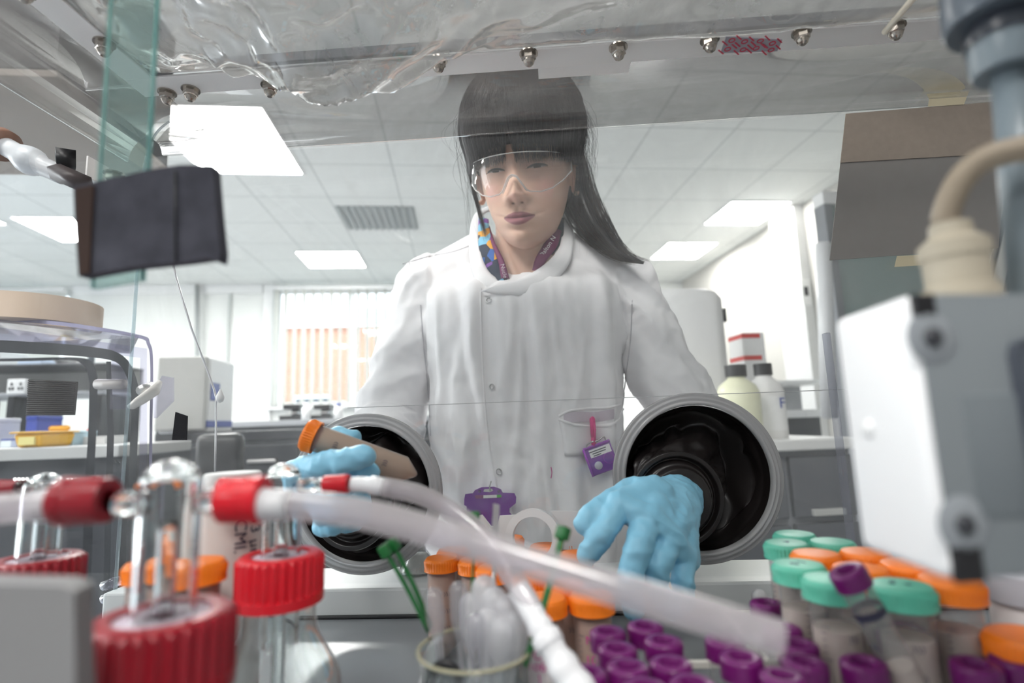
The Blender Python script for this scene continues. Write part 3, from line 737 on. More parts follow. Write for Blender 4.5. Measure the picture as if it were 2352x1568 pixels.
# ---------------- glove ports: ring, black rubber sleeve, cuff
def port(center, R, cuff, cdir, label_ring, seed):
    bm = bmesh.new()
    M = Matrix.Translation(center) @ Matrix.Rotation(radians(90), 4, 'X')     # local z -> -y (towards camera)
    prof = [(R - 0.016, -0.02), (R - 0.013, -0.02), (R - 0.008, -0.004), (R, 0.0005), (R, 0.005), (R - 0.002, 0.007), (R - 0.004, 0.0055), (R - 0.0055, 0.008), (R - 0.008, 0.010), (R - 0.010, 0.008), (R - 0.0115, 0.011), (R - 0.014, 0.012), (R - 0.016, 0.009)]
    lathe(bm, prof, 96, M=M, close=True)
    rg = obj('port_ring', bm, M_ring, gb)
    # sleeve: lofted rings (centre, axis, radius, fold amplitude)
    c0 = Vector(center); cf = Vector(cuff); cd = Vector(cdir).normalized()
    keys = [(c0 + Vector((0, -0.004, 0)), R - 0.0165, 0.0, Vector((0, -1, 0))), (c0 + Vector((0, 0.012, 0)), R - 0.018, 0.001, Vector((0, -1, 0))),
            (c0 + Vector((0, 0.030, 0)), R - 0.024, 0.006, Vector((0, -1, 0))), (c0 * 0.7 + cf * 0.3 + Vector((0, 0.06, 0)), R * 0.66, 0.009, Vector((0, -1, 0)) * 0.6 + cd * 0.4),
            (c0 * 0.4 + cf * 0.6 + Vector((0, 0.03, 0)), R * 0.55, 0.007, cd), (cf * 0.9 + c0 * 0.1 - cd * 0.02, 0.052, 0.003, cd), (cf - cd * 0.004, 0.053, 0.0004, cd), (cf, 0.055, 0, cd),
            (cf + cd * 0.003, 0.0545, 0, cd), (cf + cd * 0.003, 0.050, 0, cd), (cf - cd * 0.004, 0.046, 0.0, cd), (cf + cd * 0.004, 0.040, 0, cd), (cf + cd * 0.012, 0.035, 0.0, cd), (cf + cd * 0.014, 0.026, 0.0, cd), (cf - cd * 0.004, 0.004, 0.0, cd)]
    bm = bmesh.new(); rings = []; n = 120; K = []
    def key(s):
        i = min(int(s), len(keys) - 2); u = s - i; u2 = u * u * (3 - 2 * u)
        A, B = keys[i], keys[i + 1]
        return A[0].lerp(B[0], u2), A[1] * (1 - u) + B[1] * u, A[2] * (1 - u) + B[2] * u, A[3].lerp(B[3], u2).normalized()
    ns = 84
    for i in range(ns + 1):
        c, r, fa, ax = key(i / ns * (len(keys) - 1)); q = align(ax); row = []
        for k in range(n):
            a = 2 * pi * k / n
            s = 6 * i / ns
            f = fa * (1.6 * (abs(noise.noise(Vector((cos(a) * 1.6 + seed, sin(a) * 1.6 + s * 0.9, s * 1.2)))) * 2 - 0.6) + 0.8 * abs(sin(2.5 * a + s * 2.2 + seed)) - 0.5 + 0.4 * noise.noise(Vector((cos(a) * 5, sin(a) * 5 + seed, s * 3))))
            row.append(bm.verts.new(c + q @ Vector(((r + f) * cos(a), (r + f) * sin(a), f * 0.8))))
        rings.append(row)
    for A, B in zip(rings, rings[1:]):
        for k in range(n): bm.faces.new((A[k], A[(k + 1) % n], B[(k + 1) % n], B[k]))
    obj('rubber_sleeve', bm, M_rubber, gb)
    # outside: sleeve stub that takes the arm
    return rg
CUFF_R = P(1556, 1146, 0.665); CUFF_L = P(808, 1150, 0.64)
port(PR[0], PR[1], CUFF_R, (CR @ Vector((0.05, 0.1, 1))), '', 1.0)
port(PL[0], PL[1], CUFF_L, (-0.25, -1, 0.05), '', 4.0)

# card taped to the window
t = thing('brown_card', 'brown card folded double at the top, taped to the window at right', 'card', (0, 0, 0))
yc = PY_ - 0.0035
cs = [P(px, py, yc) for px, py in ((1905, 598), (2292, 570), (2318, 232), (1942, 262))]
bm = bmesh.new(); slab(bm, cs, (0, -1, 0), 0.0012); obj('sheet', bm, mat('card_grey', (0.27, 0.255, 0.245), 0.9, noisecol=((0.245, 0.23, 0.22), 60)), t, smooth=False)
cs = [P(px, py, yc - 0.0013) for px, py in ((1930, 374), (2309, 352), (2318, 232), (1942, 262))]
bm = bmesh.new(); slab(bm, cs, (0, -1, 0), 0.0012); obj('folded_flap', bm, mat('card_brown', (0.36, 0.30, 0.25), 0.9, noisecol=((0.29, 0.245, 0.21), 120)), t, smooth=False)
M_tape = mat('masking_tape', (0.62, 0.55, 0.38), 0.7, bump=(150, 0.3, 0.0006))
cs = [P(px, py, yc - 0.003) for px, py in ((2131, 245), (2214, 240), (2226, 208), (2128, 216), (2134, 228))]
bm = bmesh.new(); slab(bm, cs, (0, -1, 0), 0.0003); obj('tape', bm, M_tape, t, smooth=False)
cs = [P(px, py, yc - 0.0016) for px, py in ((2054, 613), (2200, 604), (2200, 580), (2060, 588))]
bm = bmesh.new(); slab(bm, cs, (0, -1, 0), 0.0003); obj('tape', bm, M_tape, t, smooth=False)

# clear hanging glass strip with a black pad stuck to it, near the camera
ys = 0.28
gs = thing('glass_strip', 'upright pale green edged glass strip hanging at upper left', 'glass strip', (0, 0, 0))
cs = [P(px, py, ys) for px, py in ((205, 660), (318, 640), (356, -60), (250, -60))]
bm = bmesh.new(); slab(bm, cs, (0, 1, 0), 0.006); obj('pane', bm, thin('green_glass', (0.80, 0.90, 0.88), haze=0.12, hazecol=(0.62, 0.78, 0.76)), gs, smooth=False)
M_ge = mat('green_edge', (0.20, 0.42, 0.40), 0.2)
obj('edge', newtube([cs[1] + Vector((0, .003, 0)), cs[2] + Vector((0, .003, 0))], 0.0012), M_ge, gs)
obj('edge', newtube([cs[0] + Vector((0, .003, 0)), cs[3] + Vector((0, .003, 0))], 0.0008), M_ge, gs)
pd = thing('black_pad', 'dark fabric pad with frayed corner stuck across the glass strip', 'pad', (0, 0, 0))
yp = 0.20
cs = [P(px, py, ys - 0.008) for px, py in ((178, 637), (500, 596), (508, 575), (490, 376), (480, 370), (166, 425), (168, 520))]
cs = [P(px, py, ys - 0.010) for px, py in ((180, 634), (300, 612), (420, 600), (478, 592), (503, 600), (506, 578), (496, 480), (488, 378), (410, 378), (330, 392), (240, 412), (168, 428), (172, 520))]
bm = bmesh.new(); slab(bm, cs, (0, 1, 0), 0.0075)
M_pad = mat('pad_fabric', (0.022, 0.023, 0.032), 0.95, noisecol=((0.12, 0.12, 0.15), 55), bump=(300, 0.5, 0.001))
obj('fabric', bm, M_pad, pd, smooth=False)
obj('seam', newtube([P(402, 392, ys - 0.0112), P(404, 602, ys - 0.0112)], 0.0006), M_black, pd)
cs = [P(px, py, ys - 0.0115) for px, py in ((182, 630), (204, 626), (214, 425), (172, 432), (176, 520))]
bm = bmesh.new(); slab(bm, cs, (0, 1, 0), 0.001); obj('brown_edging', bm, mat('pad_brown', (0.06, 0.035, 0.028), 0.9), pd, smooth=False)
# thin clear tube hanging down from behind the pad
t = thing('thin_clear_tube', 'thin clear tube hanging from the pad down to the white jar', 'tube', (0, 0, 0))
obj('line', newtube([P(396, 600, 0.66), P(405, 640, 0.665), P(440, 755, 0.68), P(480, 860, 0.69), P(492, 895, 0.695), P(496, 912, 0.695), P(496, 980, 0.69), P(494, 1082, 0.66)], 0.0013, seg=8), mat('tube_clear', (0.75, 0.75, 0.77), 0.15, trans=0.4), t)
bm = bmesh.new(); lathe(bm, [(0, 0), (0.004, 0.002), (0.0055, 0.008), (0.001, 0.018), (0, 0.018)], 10, M=Matrix.Translation(P(505, 925, 0.695)))
obj('clip', bm, M_white, t)
# small black pad on the window
t = thing('hook_patch', 'small narrow black fabric patch standing behind the glass domes', 'patch', (0, 0, 0))
cs = [P(px, py, PY_ - 0.003) for px, py in ((397, 1010), (430, 1010), (432, 955), (405, 946))]
bm = bmesh.new(); slab(bm, cs, (0, -1, 0), 0.002); obj('fabric', bm, mat('loop_black', (0.015, 0.015, 0.018), 0.95, bump=(600, 0.6, 0.001)), t, smooth=False)

# ---------------- transfer chamber beyond the left side wall
tc_ = thing('transfer_chamber', 'clear acrylic transfer chamber with black gasket at far left', 'transfer chamber', (0, 0, 0))
M_lav = thin('lavender_acrylic', (0.86, 0.85, 0.92), haze=0.05, hazecol=(0.50, 0.48, 0.60))
M_lave = mat('lavender_edge', (0.34, 0.32, 0.46), 0.2, trans=0.2)
M_gask = mat('gasket_black', (0.008, 0.010, 0.013), 0.5, noisecol=((0.02, 0.022, 0.028), 60))
def frame_poly(pts_out, pts_in, Y, th, m, name, parent):
    bm = bmesh.new(); n = len(pts_out); L = [[bm.verts.new(P(px, py, Y + dy)) for (px, py) in pts] for dy in (0, th) for pts in (pts_out, pts_in)]
    for i in range(n - 1):
        bm.faces.new((L[0][i], L[0][i + 1], L[1][i + 1], L[1][i])); bm.faces.new((L[2][i], L[3][i], L[3][i + 1], L[2][i + 1]))
        bm.faces.new((L[0][i], L[2][i], L[2][i + 1], L[0][i + 1])); bm.faces.new((L[1][i], L[1][i + 1], L[3][i + 1], L[3][i]))
    bmesh.ops.recalc_face_normals(bm, faces=bm.faces)
    return obj(name, bm, m, parent, smooth='auto')
YT = 0.80
go = catmull([(-60, 778), (60, 784), (150, 790), (215, 797), (262, 806), (292, 826), (310, 860), (320, 905), (318, 980), (312, 1100), (306, 1250), (302, 1420)], 60)
gi = catmull([(-60, 806), (60, 812), (150, 816), (205, 820), (250, 826), (275, 838), (292, 868), (301, 905), (300, 980), (295, 1100), (290, 1250), (286, 1420)], 60)
frame_poly(go, gi, YT, 0.012, M_gask, 'gasket', tc_)
go2 = catmull([(-60, 824), (60, 822), (130, 820), (180, 821), (205, 826), (218, 842), (224, 870), (224, 900), (221, 1000), (216, 1100), (212, 1250), (206, 1400)], 50)
gi2 = catmull([(-60, 830), (60, 829), (130, 827), (170, 828), (186, 834), (198, 850), (204, 874), (205, 900), (202, 1000), (196, 1100), (190, 1250), (184, 1400)], 50)
frame_poly(go2, gi2, 1.05, 0.012, M_gask, 'gasket', tc_)
# outer box body: top sheet, front sheet, right edge
oo = [(-80, 726), (0, 728), (150, 740), (318, 768), (345, 788), (352, 840), (350, 1000), (346, 1420)]
oi = [(-80, 734), (0, 736), (150, 749), (312, 775), (338, 793), (345, 842), (343, 1000), (338, 1420)]
frame_poly(catmull(oo, 40), catmull(oi, 40), YT + 0.02, 0.03, M_lave, 'box_edge', tc_)
bm = bmesh.new(); slab(bm, [P(-80, 730, YT), P(318, 776, YT), P(300, 812, YT + 0.22), P(-80, 790, YT + 0.22)], (0, 0, 1), 0.004); obj('top_sheet', bm, M_lav, tc_, smooth=False)
frame_poly([(-80, 740), (338, 800), (338, 1420)], [(-80, 770), (322, 822), (316, 1420)], YT + 0.015, 0.004, M_lav, 'front_sheet', tc_)
frame_poly([(255, 830), (262, 1000), (250, 1400)], [(244, 830), (246, 1000), (236, 1400)], YT + 0.1, 0.02, M_gask, 'inner_rail', tc_)
bm = bmesh.new(); slab(bm, [P(252, 940, YT + 0.05), P(290, 940, YT + 0.05), P(290, 826, YT + 0.05), P(256, 826, YT + 0.05)], (0, 1, 0), 0.006); obj('hinge_plate', bm, M_lav, tc_, smooth=False)
obj('hinge_pin', newtube([P(222, 882, YT + 0.03), P(285, 882, YT + 0.03)], 0.008), mat('pin', (0.5, 0.46, 0.44), 0.3), tc_)
lt = obj('latch', newtube([P(302, 934, YT - 0.03), P(325, 918, YT - 0.035), P(356, 896, YT - 0.035), P(366, 880, YT - 0.025)], [0.007, 0.010, 0.011, 0.007], flat=0.6), mat('latch_beige', (0.58, 0.55, 0.52), 0.4), tc_)
obj('latch_pivot', newtube([P(326, 896, YT - 0.028), P(345, 888, YT + 0.01)], 0.008), M_steel, lt)
bm = bmesh.new(); slab(bm, [P(352, 960, YT - 0.01), P(392, 920, YT - 0.01), P(392, 866, YT - 0.01), P(372, 862, YT - 0.01), P(350, 900, YT - 0.01)], (0, 1, 0), 0.008); obj('latch_plate', bm, M_lav, tc_, smooth=False)
for yy in (1345, 1375): obj('lower_latch', newtube([P(238, yy, YT - 0.02), P(275, yy - 12, YT - 0.02)], 0.007), M_lav, tc_)
# ribbed black mat on the chamber window, masking tape roll on top
t = thing('ribbed_patch', 'small ribbed dark brown patch in front of the gasket at left', 'patch', (0, 0, 0))
cs = [P(px, py, YT - 0.012) for px, py in ((61, 953), (168, 953), (175, 876), (66, 871))]
bm = bmesh.new(); slab(bm, cs, (0, 1, 0), 0.004); obj('mat', bm, mat('mat_brown', (0.020, 0.012, 0.009), 0.8), t, smooth=False)
bm = bmesh.new()
for q in range(17):
    u = (q + 0.5) / 17; a = cs[0].lerp(cs[3], u); b = cs[1].lerp(cs[2], u); tube(bm, [a + Vector((0, -0.0005, 0)), b + Vector((0, -0.0005, 0))], 0.0011, seg=6)
obj('ribs', bm, mat('mat_brown2', (0.012, 0.008, 0.006), 0.7), t)
c = P(70, 742, YT + 0.075); rr = (P(196, 742, YT + 0.075) - c).length
t = thing('masking_tape_roll', 'wide beige tape roll lying on the transfer chamber', 'tape roll', (c.x, c.y, P(70, 752, YT + 0.075).z))
hh = P(70, 698, YT + 0.075).z - P(70, 752, YT + 0.075).z
obj('tape', newlathe([(rr * 0.62, 0), (rr, 0), (rr, hh), (rr * 0.62, hh)], 64, close=True), mat('tape_beige', (0.58, 0.44, 0.33), 0.7), t, smooth='auto')
obj('core', newlathe([(rr * 0.58, 0.001), (rr * 0.619, 0.001), (rr * 0.619, hh - 0.001), (rr * 0.58, hh - 0.001)], 64, close=True), mat('core_brown', (0.35, 0.25, 0.16), 0.8), t, smooth='auto')

# pipe fitting on the side wall at left
t = thing('pipe_fitting', 'white elbow pipe with brown cap and black clamp at upper left', 'pipe', (0, 0, 0))
Yf = 0.56
obj('elbow', newtube(catmull([P(10, 335, Yf), P(40, 352, Yf), P(75, 372, Yf), P(105, 385, Yf), P(145, 402, Yf)], 16), [0.011] * 4 + [0.012, 0.014, 0.016, 0.0165, 0.016, 0.014, 0.012, 0.011, 0.011, 0.011, 0.011, 0.011], seg=20), mat('pvc', (0.72, 0.72, 0.74), 0.35), t)
obj('end_cap', newtube([P(-4, 326, Yf), P(14, 337, Yf)], 0.0185, seg=24), mat('cap_brown', (0.22, 0.10, 0.06), 0.4), t)
obj('clamp_block', newtube([P(125, 392, Yf - 0.01), P(200, 425, Yf - 0.01)], 0.010, seg=4), mat('clamp', (0.10, 0.08, 0.08), 0.4), t)
obj('lever', newtube([P(150, 350, Yf), P(152, 388, Yf)], [0.013, 0.012], seg=4), M_black, t)
obj('bracket', newbox(P(195, 405, Yf) , P(250, 385, Yf + 0.03)), M_sheet, t, smooth=False)
nt_ = bpy.data.objects.new('nut', nm); C.objects.link(nt_); nt_.parent = t; nt_.location = P(262, 398, Yf)

t = thing('roof_rod', 'short pale rod slanting down to the steel frame at upper right', 'rod', (0, 0, 0))
obj('rod', newtube([P(2032, 74, .50), P(2112, -20, .44)], .0028, seg=14), mat('rod_beige', (0.75, 0.68, 0.56), 0.4), t)
# ================================================================== THE PERSON
from mathutils.bvhtree import BVHTree
person = thing('person', 'person in a white lab coat leaning over, looking down, arms in the glove ports', 'person', (0, 0, 0))
def interp(tab, z):
    zs = [t[0] for t in tab]
    return [float(np.interp(z, zs, [t[i] for t in tab])) for i in range(1, len(tab[0]))]
# z: half width, front, back   (head frame: face looks along -y, eyes at z=0)
HT = [(-.1225, .006, .058, -.020), (-.119, .020, .074, -.010), (-.112, .032, .0845, .0), (-.100, .0425, .0875, .012), (-.085, .051, .0865, .03), (-.070, .0575, .0855, .048), (-.050, .0635, .0850, .068),
      (-.030, .068, .0850, .082), (-.010, .0705, .0840, .092), (.010, .0725, .0850, .098), (.030, .074, .0875, .101), (.050, .0745, .087, .101), (.070, .072, .081, .097), (.090, .064, .068, .085), (.105, .051, .052, .068),
      (.116, .034, .034, .045), (.122, .016, .016, .02), (.1235, .004, .004, .005)]
_zs = np.linspace(-.1225, .1235, 400)
_tb = np.array([interp(HT, z) for z in _zs])
ker = np.exp(-np.linspace(-2, 2, 21) ** 2); ker /= ker.sum()
_tp = np.pad(_tb, ((10, 10), (0, 0)), mode='edge'); _ts = np.stack([np.convolve(_tp[:, i], ker, 'valid') for i in range(3)], 1)
def hsec(z): return [float(np.interp(z, _zs, _ts[:, i])) for i in range(3)]
def g(x, s): return exp(-0.5 * (x / s) ** 2)
def face_d(x, z):
    d = 0
    hz = float(np.interp(z, [-.0575, -.0525, -.0475, -.042, -.034, -.018, -.004, .010, .022], [0, .0095, .0200, .0250, .0220, .0135, .0075, .0045, 0.002]))
    sx = float(np.interp(z, [-.055, -.042, -.02, 0, .02], [.0088, .0082, .0070, .0066, .010]))
    d += hz * g(x, sx)
    for s in (-1, 1):
        d += .0085 * g(x - s * .0135, .0046) * g(z + .0455, .0052)
        d -= .0075 * g(x - s * .0065, .0026) * g(z + .0535, .0022)
        d -= .0095 * g(x - s * .031, .0150) * g(z - .002, .0095)
        d -= .0040 * g(x - s * .016, .006) * g(z - .002, .009)
        d += .0058 * g(x - s * .0315, .0120) * g(z + .001, .0058)
        d += .0030 * g(x - s * .030, .016) * g(z - .020, .005)
        d += .0035 * g(x - s * .043, .014) * g(z + .030, .014)
        d -= .0010 * g(x - s * .027, .005) * g(z + .074, .006)
    d -= .0016 * g(x, .0022) * g(z + .062, .005)
    d += .0030 * g(x, .020) * g(z + .075, .012)
    d += .0040 * g(x, .0165) * g(z + .0705 + .002 * (x / .01) ** 2 * .3, .0030) - .0008 * g(x, .003) * g(z + .067, .003)
    d += .0058 * g(x, .0140) * g(z + .0805, .0042)
    d -= .0040 * g(x, .0200) * g(z + .0750 - .0006 * (x / .012) ** 2, .0013)
    d -= .0025 * g(x, .012) * g(z + .0905, .0035)
    d += .0045 * g(x, .014) * g(z + .106, .009)
    return d
def hpt(a, z, off=0.0, feat=True):
    """a: azimuth, 0 in front, + to photo right"""
    wd, fr, bk = hsec(z)
    s, c = sin(a), cos(a)
    x = (wd + off) * math.copysign(abs(s) ** 0.92, s)
    y = -(fr + off) * math.copysign(abs(c) ** 0.92, c) if c > 0 else -(bk + off) * math.copysign(abs(c) ** 0.92, c)
    if feat and c > 0: y -= face_d(x, z) * min(c * 2.5, 1)
    if z > .10: pass
    return Vector((x, y, z))
def head_mesh():
    bm = bmesh.new(); NA, NZ = 300, 220; rings = []
    for j in range(NZ + 1):
        u = j / NZ; z = -.1222 + (.1232 + .1222) * (0.5 - 0.5 * cos(pi * (0.06 + 0.88 * u)) - (0.5 - 0.5 * cos(pi * 0.06))) / cos(pi * 0.06)
        z = max(-.1222, min(.1232, z))
        ring = []
        for i in range(NA):
            t = i / NA * 2 * pi - pi; a = t - 0.45 * sin(t)
            ring.append(bm.verts.new(hpt(a, z)))
        rings.append(ring)
    for A, B in zip(rings, rings[1:]):
        for k in range(NA): bm.faces.new((A[k], A[(k + 1) % NA], B[(k + 1) % NA], B[k]))
    bm.faces.new(rings[0][::-1]); bm.faces.new(rings[-1])
    # ears
    for s in (-1, 1):
        M = Matrix.Rotation(radians(24 * s), 3, 'Z') @ Matrix.Rotation(radians(-12), 3, 'X')
        pts = [Vector((0, .012 * cos(t) * (1.0 if sin(t) > -.2 else 0.75), .0285 * sin(t))) for t in np.linspace(-2.0, 3.5, 26)]
        pts = [Vector((s * .0765, .008, -.016)) + M @ p for p in pts]
        tube(bm, pts, [.0032 + .0012 * (i < 6) for i in range(26)], seg=10)
        ell(bm, Vector((s * .0735, .010, -.016)), (.0035, .0115, .026), M)
        ell(bm, Vector((s * .0745, .005, -.037)), (.0036, .005, .006))
        ell(bm, Vector((s * .072, .004, -.015)), (.006, .008, .018))
    # neck running down into the chest (head frame leans forward, so the neck goes back and down)
    Mi = Mh.inverted(); W = lambda *p: Mi @ Vector(p)
    cone(bm, W(-.026, .925, 1.575), W(-.024, .932, 1.500), .047, .048, 48)
    cone(bm, W(-.024, .932, 1.500), W(-.030, .945, 1.420), .048, .062, 48)
    cone(bm, W(-.030, .950, 1.430), W(-.030, .960, 1.380), .066, .080, 48)
    for s in (-1, 1): cone(bm, W(-.026 + s * .036, .905, 1.53), W(-.026 + s * .010, .884, 1.425), .010, .009, 16)
    return voxel(bm, 0.0013, smooth=2, fac=0.5)
SCL = 1.07
Mh = Matrix.Rotation(radians(-10), 4, 'Z') @ Matrix.Rotation(radians(20), 4, 'X') @ Matrix.Rotation(radians(1.5), 4, 'Y') @ Matrix.Scale(SCL, 4)
tgt = P(1181, 378, .795)
Mh = Matrix.Translation(tgt - (Mh @ Vector((0, -.088, 0)))) @ Mh
Mh_ = Mh
hm = head_mesh()
n = len(hm.vertices); co = np.empty(n * 3); hm.vertices.foreach_get('co', co); co = co.reshape(-1, 3)
lip = np.zeros(n); dk = np.zeros(n); bl = np.zeros(n)
x, y, z = co[:, 0], co[:, 1], co[:, 2]
fr_ = y < -.06
zu = -.0658 - .0070 * (np.abs(x) / .0230) ** 1.6 - .0010 * np.exp(-(x / .003) ** 2); zl = -.0858 + .0100 * (x / .0230) ** 2
dd = np.minimum(zu - z, z - zl)
lip = np.clip(dd / .0016 + .3, 0, 1) * (np.abs(x) < .0238) * fr_
gr = np.abs(z + .0750 - .0006 * (x / .012) ** 2); dk = np.maximum(dk, .75 * np.clip(1 - gr / .0013, 0, 1) * (np.abs(x) < .0235) * fr_)
for s in (-1, 1):
    dk = np.maximum(dk, 0.75 * np.exp(-((x - s * .0068) / .0024) ** 2 - ((z + .0540) / .0014) ** 2) * fr_)
    bl = np.maximum(bl, .8 * np.exp(-((x - s * .045) / .016) ** 2 - ((z + .034) / .014) ** 2) * fr_)
bl = np.maximum(bl, .4 * np.exp(-((x) / .012) ** 2 - ((z + .044) / .008) ** 2) * fr_)
ca = hm.color_attributes.new('tone', 'FLOAT_COLOR', 'POINT')
arr = np.stack([lip, np.clip(dk, 0, 1), bl, np.ones(n)], 1).astype(np.float32); ca.data.foreach_set('color', arr.ravel())
M_skin = mat('skin', (0.84, 0.60, 0.50), 0.5, sss=0.15, spec=0.35, bump=(900, 0.12, 0.0004))
nt = M_skin.node_tree; b = nt.nodes['Principled BSDF']
at_ = nt.nodes.new('ShaderNodeVertexColor'); at_.layer_name = 'tone'; sp = nt.nodes.new('ShaderNodeSeparateColor'); nt.links.new(at_.outputs[0], sp.inputs[0])
prev = None
for i, colr in ((2, (0.84, 0.47, 0.40)), (0, (0.37, 0.145, 0.165)), (1, (0.07, 0.02, 0.02))):
    mx = nt.nodes.new('ShaderNodeMix'); mx.data_type = 'RGBA'
    if prev is None: mx.inputs[6].default_value = (0.72, 0.47, 0.36, 1)
    else: nt.links.new(prev.outputs[2], mx.inputs[6])
    mx.inputs[7].default_value = (*colr, 1); nt.links.new(sp.outputs[i], mx.inputs[0]); prev = mx
nt.links.new(prev.outputs[2], b.inputs['Base Color'])
body = obj('body', hm, M_skin, person); body.matrix_local = Mh
hb = BVHTree.FromPolygons([v.co.copy() for v in hm.vertices], [tuple(p.vertices) for p in hm.polygons])
def onface(x, z, off):
    r = hb.ray_cast(Vector((x, -.3, z)), Vector((0, 1, 0)))
    return (r[0] if r[0] else Vector((x, -.085, z))) + Vector((0, -off, 0))
def hobj(name, bm, m, parent=None, **k):
    o = obj(name, bm, m, parent or person, **k)
    if parent is None or parent is person: o.matrix_local = Mh
    return o
# eyes looking down: thin almond under a dark lash line
M_eye = mat('eye_white', (0.62, 0.55, 0.52), 0.2); M_iris = mat('iris', (0.02, 0.012, 0.01), 0.15); M_lash = mat('lash', (0.006, 0.005, 0.005), 0.6)
bm = bmesh.new(); bl_ = bmesh.new()
for s in (-1, 1):
    c = .0315 * s; N = 26; up = []; lo = []
    for i in range(N + 1):
        u = -1 + 2 * i / N; xx = c + u * .0135; arch = (1 - u * u)
        zz = -.0045 + .0006 * u * s
        up.append(bm.verts.new(onface(xx, zz + .0024 * arch, .0004))); lo.append(bm.verts.new(onface(xx, zz - .0022 * arch, .0004)))
    for i in range(N):
        f = bm.faces.new((lo[i], lo[i + 1], up[i + 1], up[i])); f.material_index = 1 if abs(i + .5 - N / 2) < 5 else 0
    tube(bl_, [onface(c + u * .0145, -.0045 + .0026 * (1 - u * u) + .0006 * u * s, .0006) for u in np.linspace(-1, 1, 20)], [.0005 + .0013 * (1 - abs(u) ** 3) for u in np.linspace(-1, 1, 20)], seg=6)
    for u in np.linspace(-.95, .95, 22):
        p = onface(c + u * .0135, -.004 + .0016 * (1 - u * u), .0008); tube(bl_, [p, p + Vector((u * .002, -.004, -.0030)), p + Vector((u * .004, -.0065, -.0032))], [.0003, .0002, .0001], seg=4)
    tube(bl_, [onface(c + u * .017, .0195 + .0022 * (1 - (u * s * 1.0 - .2) ** 2), .0004) for u in np.linspace(-1, 1, 16)], [.0006 + .0014 * (1 - abs(u) ** 2) for u in np.linspace(-1, 1, 16)], seg=6, flat=.5)
hobj('eyes', bm, [M_eye, M_iris]); hobj('eyelashes', bl_, M_lash)

# hair ---------------------------------------------------------------
M_hair = mat('black_hair', (0.010, 0.009, 0.012), 0.34, spec=0.6)
M_hcap = mat('hair_underlayer', (0.006, 0.006, 0.008), 0.9, spec=0.1)
M_hairl = mat('hair_highlight', (0.055, 0.048, 0.050), 0.3, spec=0.9)
M_hairb = mat('brown_hair_tip', (0.05, 0.028, 0.018), 0.4, spec=0.6)
def hoff(a, z): return .008 + .017 * max(0, min(1, (z - .01) / .08)) + .004 * max(0, min(1, (abs(a) - 1.2) / .5))
def capz(a):
    a = abs(a)
    return float(np.interp(a, [0, .9, 1.25, 1.45, 1.75, 2.2, pi], [.028, .022, .012, .008, -.015, -.075, -.09]))
bm = bmesh.new(); NA = 120; NZ = 40; rings = []
for i in range(NA):
    a = -pi + 2 * pi * i / NA; z0 = capz(a); col_ = []
    for j in range(NZ):
        z = z0 + (.1228 - z0) * (j / (NZ - 1)) ** .8
        p = hpt(a, z, hoff(a, z) - .003 + .0012 * noise.noise(Vector((a * 14, z * 6, 1))), False); p.z += .030 * max(0, (z - .06) / .06) ** 1.3
        col_.append(bm.verts.new(p))
    rings.append(col_)
for i in range(NA):
    A, B = rings[i], rings[(i + 1) % NA]
    for j in range(NZ - 1): bm.faces.new((A[j], B[j], B[j + 1], A[j + 1]))
bm.faces.new([r[-1] for r in rings])
hair = hobj('hair', bm, M_hcap); sm = hair.modifiers.new('s', 'SOLIDIFY'); sm.thickness = .003; sm.offset = -1
rnd = random.Random(3)
bm = bmesh.new()
def strand(pts, r=.00038, mi=0):
    if mi == 0 and rnd.random() < .22: mi = 2; r *= 1.1
    n = len(pts); tube(bm, pts, [r * (1 - .75 * (k / (n - 1)) ** 2) for k in range(n)], seg=3, mi=mi, cap=False)
def lift(p, z):
    p.z += .030 * max(0, (z - .06) / .06) ** 1.3; return p
for i in range(2600):
    a1 = rnd.uniform(-1.32, 1.36); a0 = a1 * .55 + rnd.uniform(-.25, .25)
    notch = .014 * exp(-((a1 + .03) / .05) ** 2)
    ze = -.0015 + rnd.uniform(0, .009) + notch - .008 * max(0, abs(a1) - .7)
    if rnd.random() < .05: ze -= rnd.uniform(0, .006)
    pts = []; jo = rnd.uniform(-.0025, .004) + .003 * noise.noise(Vector((a1 * 9, 3, 1))); wv = rnd.uniform(-.04, .04)
    for k in range(11):
        u = k / 10; z = .1215 * (1 - u ** 1.35) + ze * u ** 1.35
        a = a0 + (a1 - a0) * min(1, u * 1.7) + wv * sin(3 * u)
        if notch > .004: a += (.05 if a1 > -.03 else -.05) * u ** 3
        o_ = hoff(a, max(z, .022)) + jo + .004 * u ** 3
        pts.append(lift(hpt(a, z, o_, False), z))
    strand(pts)
for i in range(1500):     # sides and back swept to the tie
    s = rnd.choice((-1, 1)); a0 = s * rnd.uniform(.5, 2.6); a1 = s * rnd.uniform(1.7, 3.1); ze = rnd.uniform(-.06, .03)
    pts = []
    jo = rnd.uniform(-.001, .004)
    for k in range(10):
        u = k / 9; z = .1215 * (1 - u) + ze * u; a = a0 + (a1 - a0) * u
        z = max(z, capz(a) + .002); pts.append(lift(hpt(a, z, hoff(a, z) + jo, False), z))
    strand(pts)
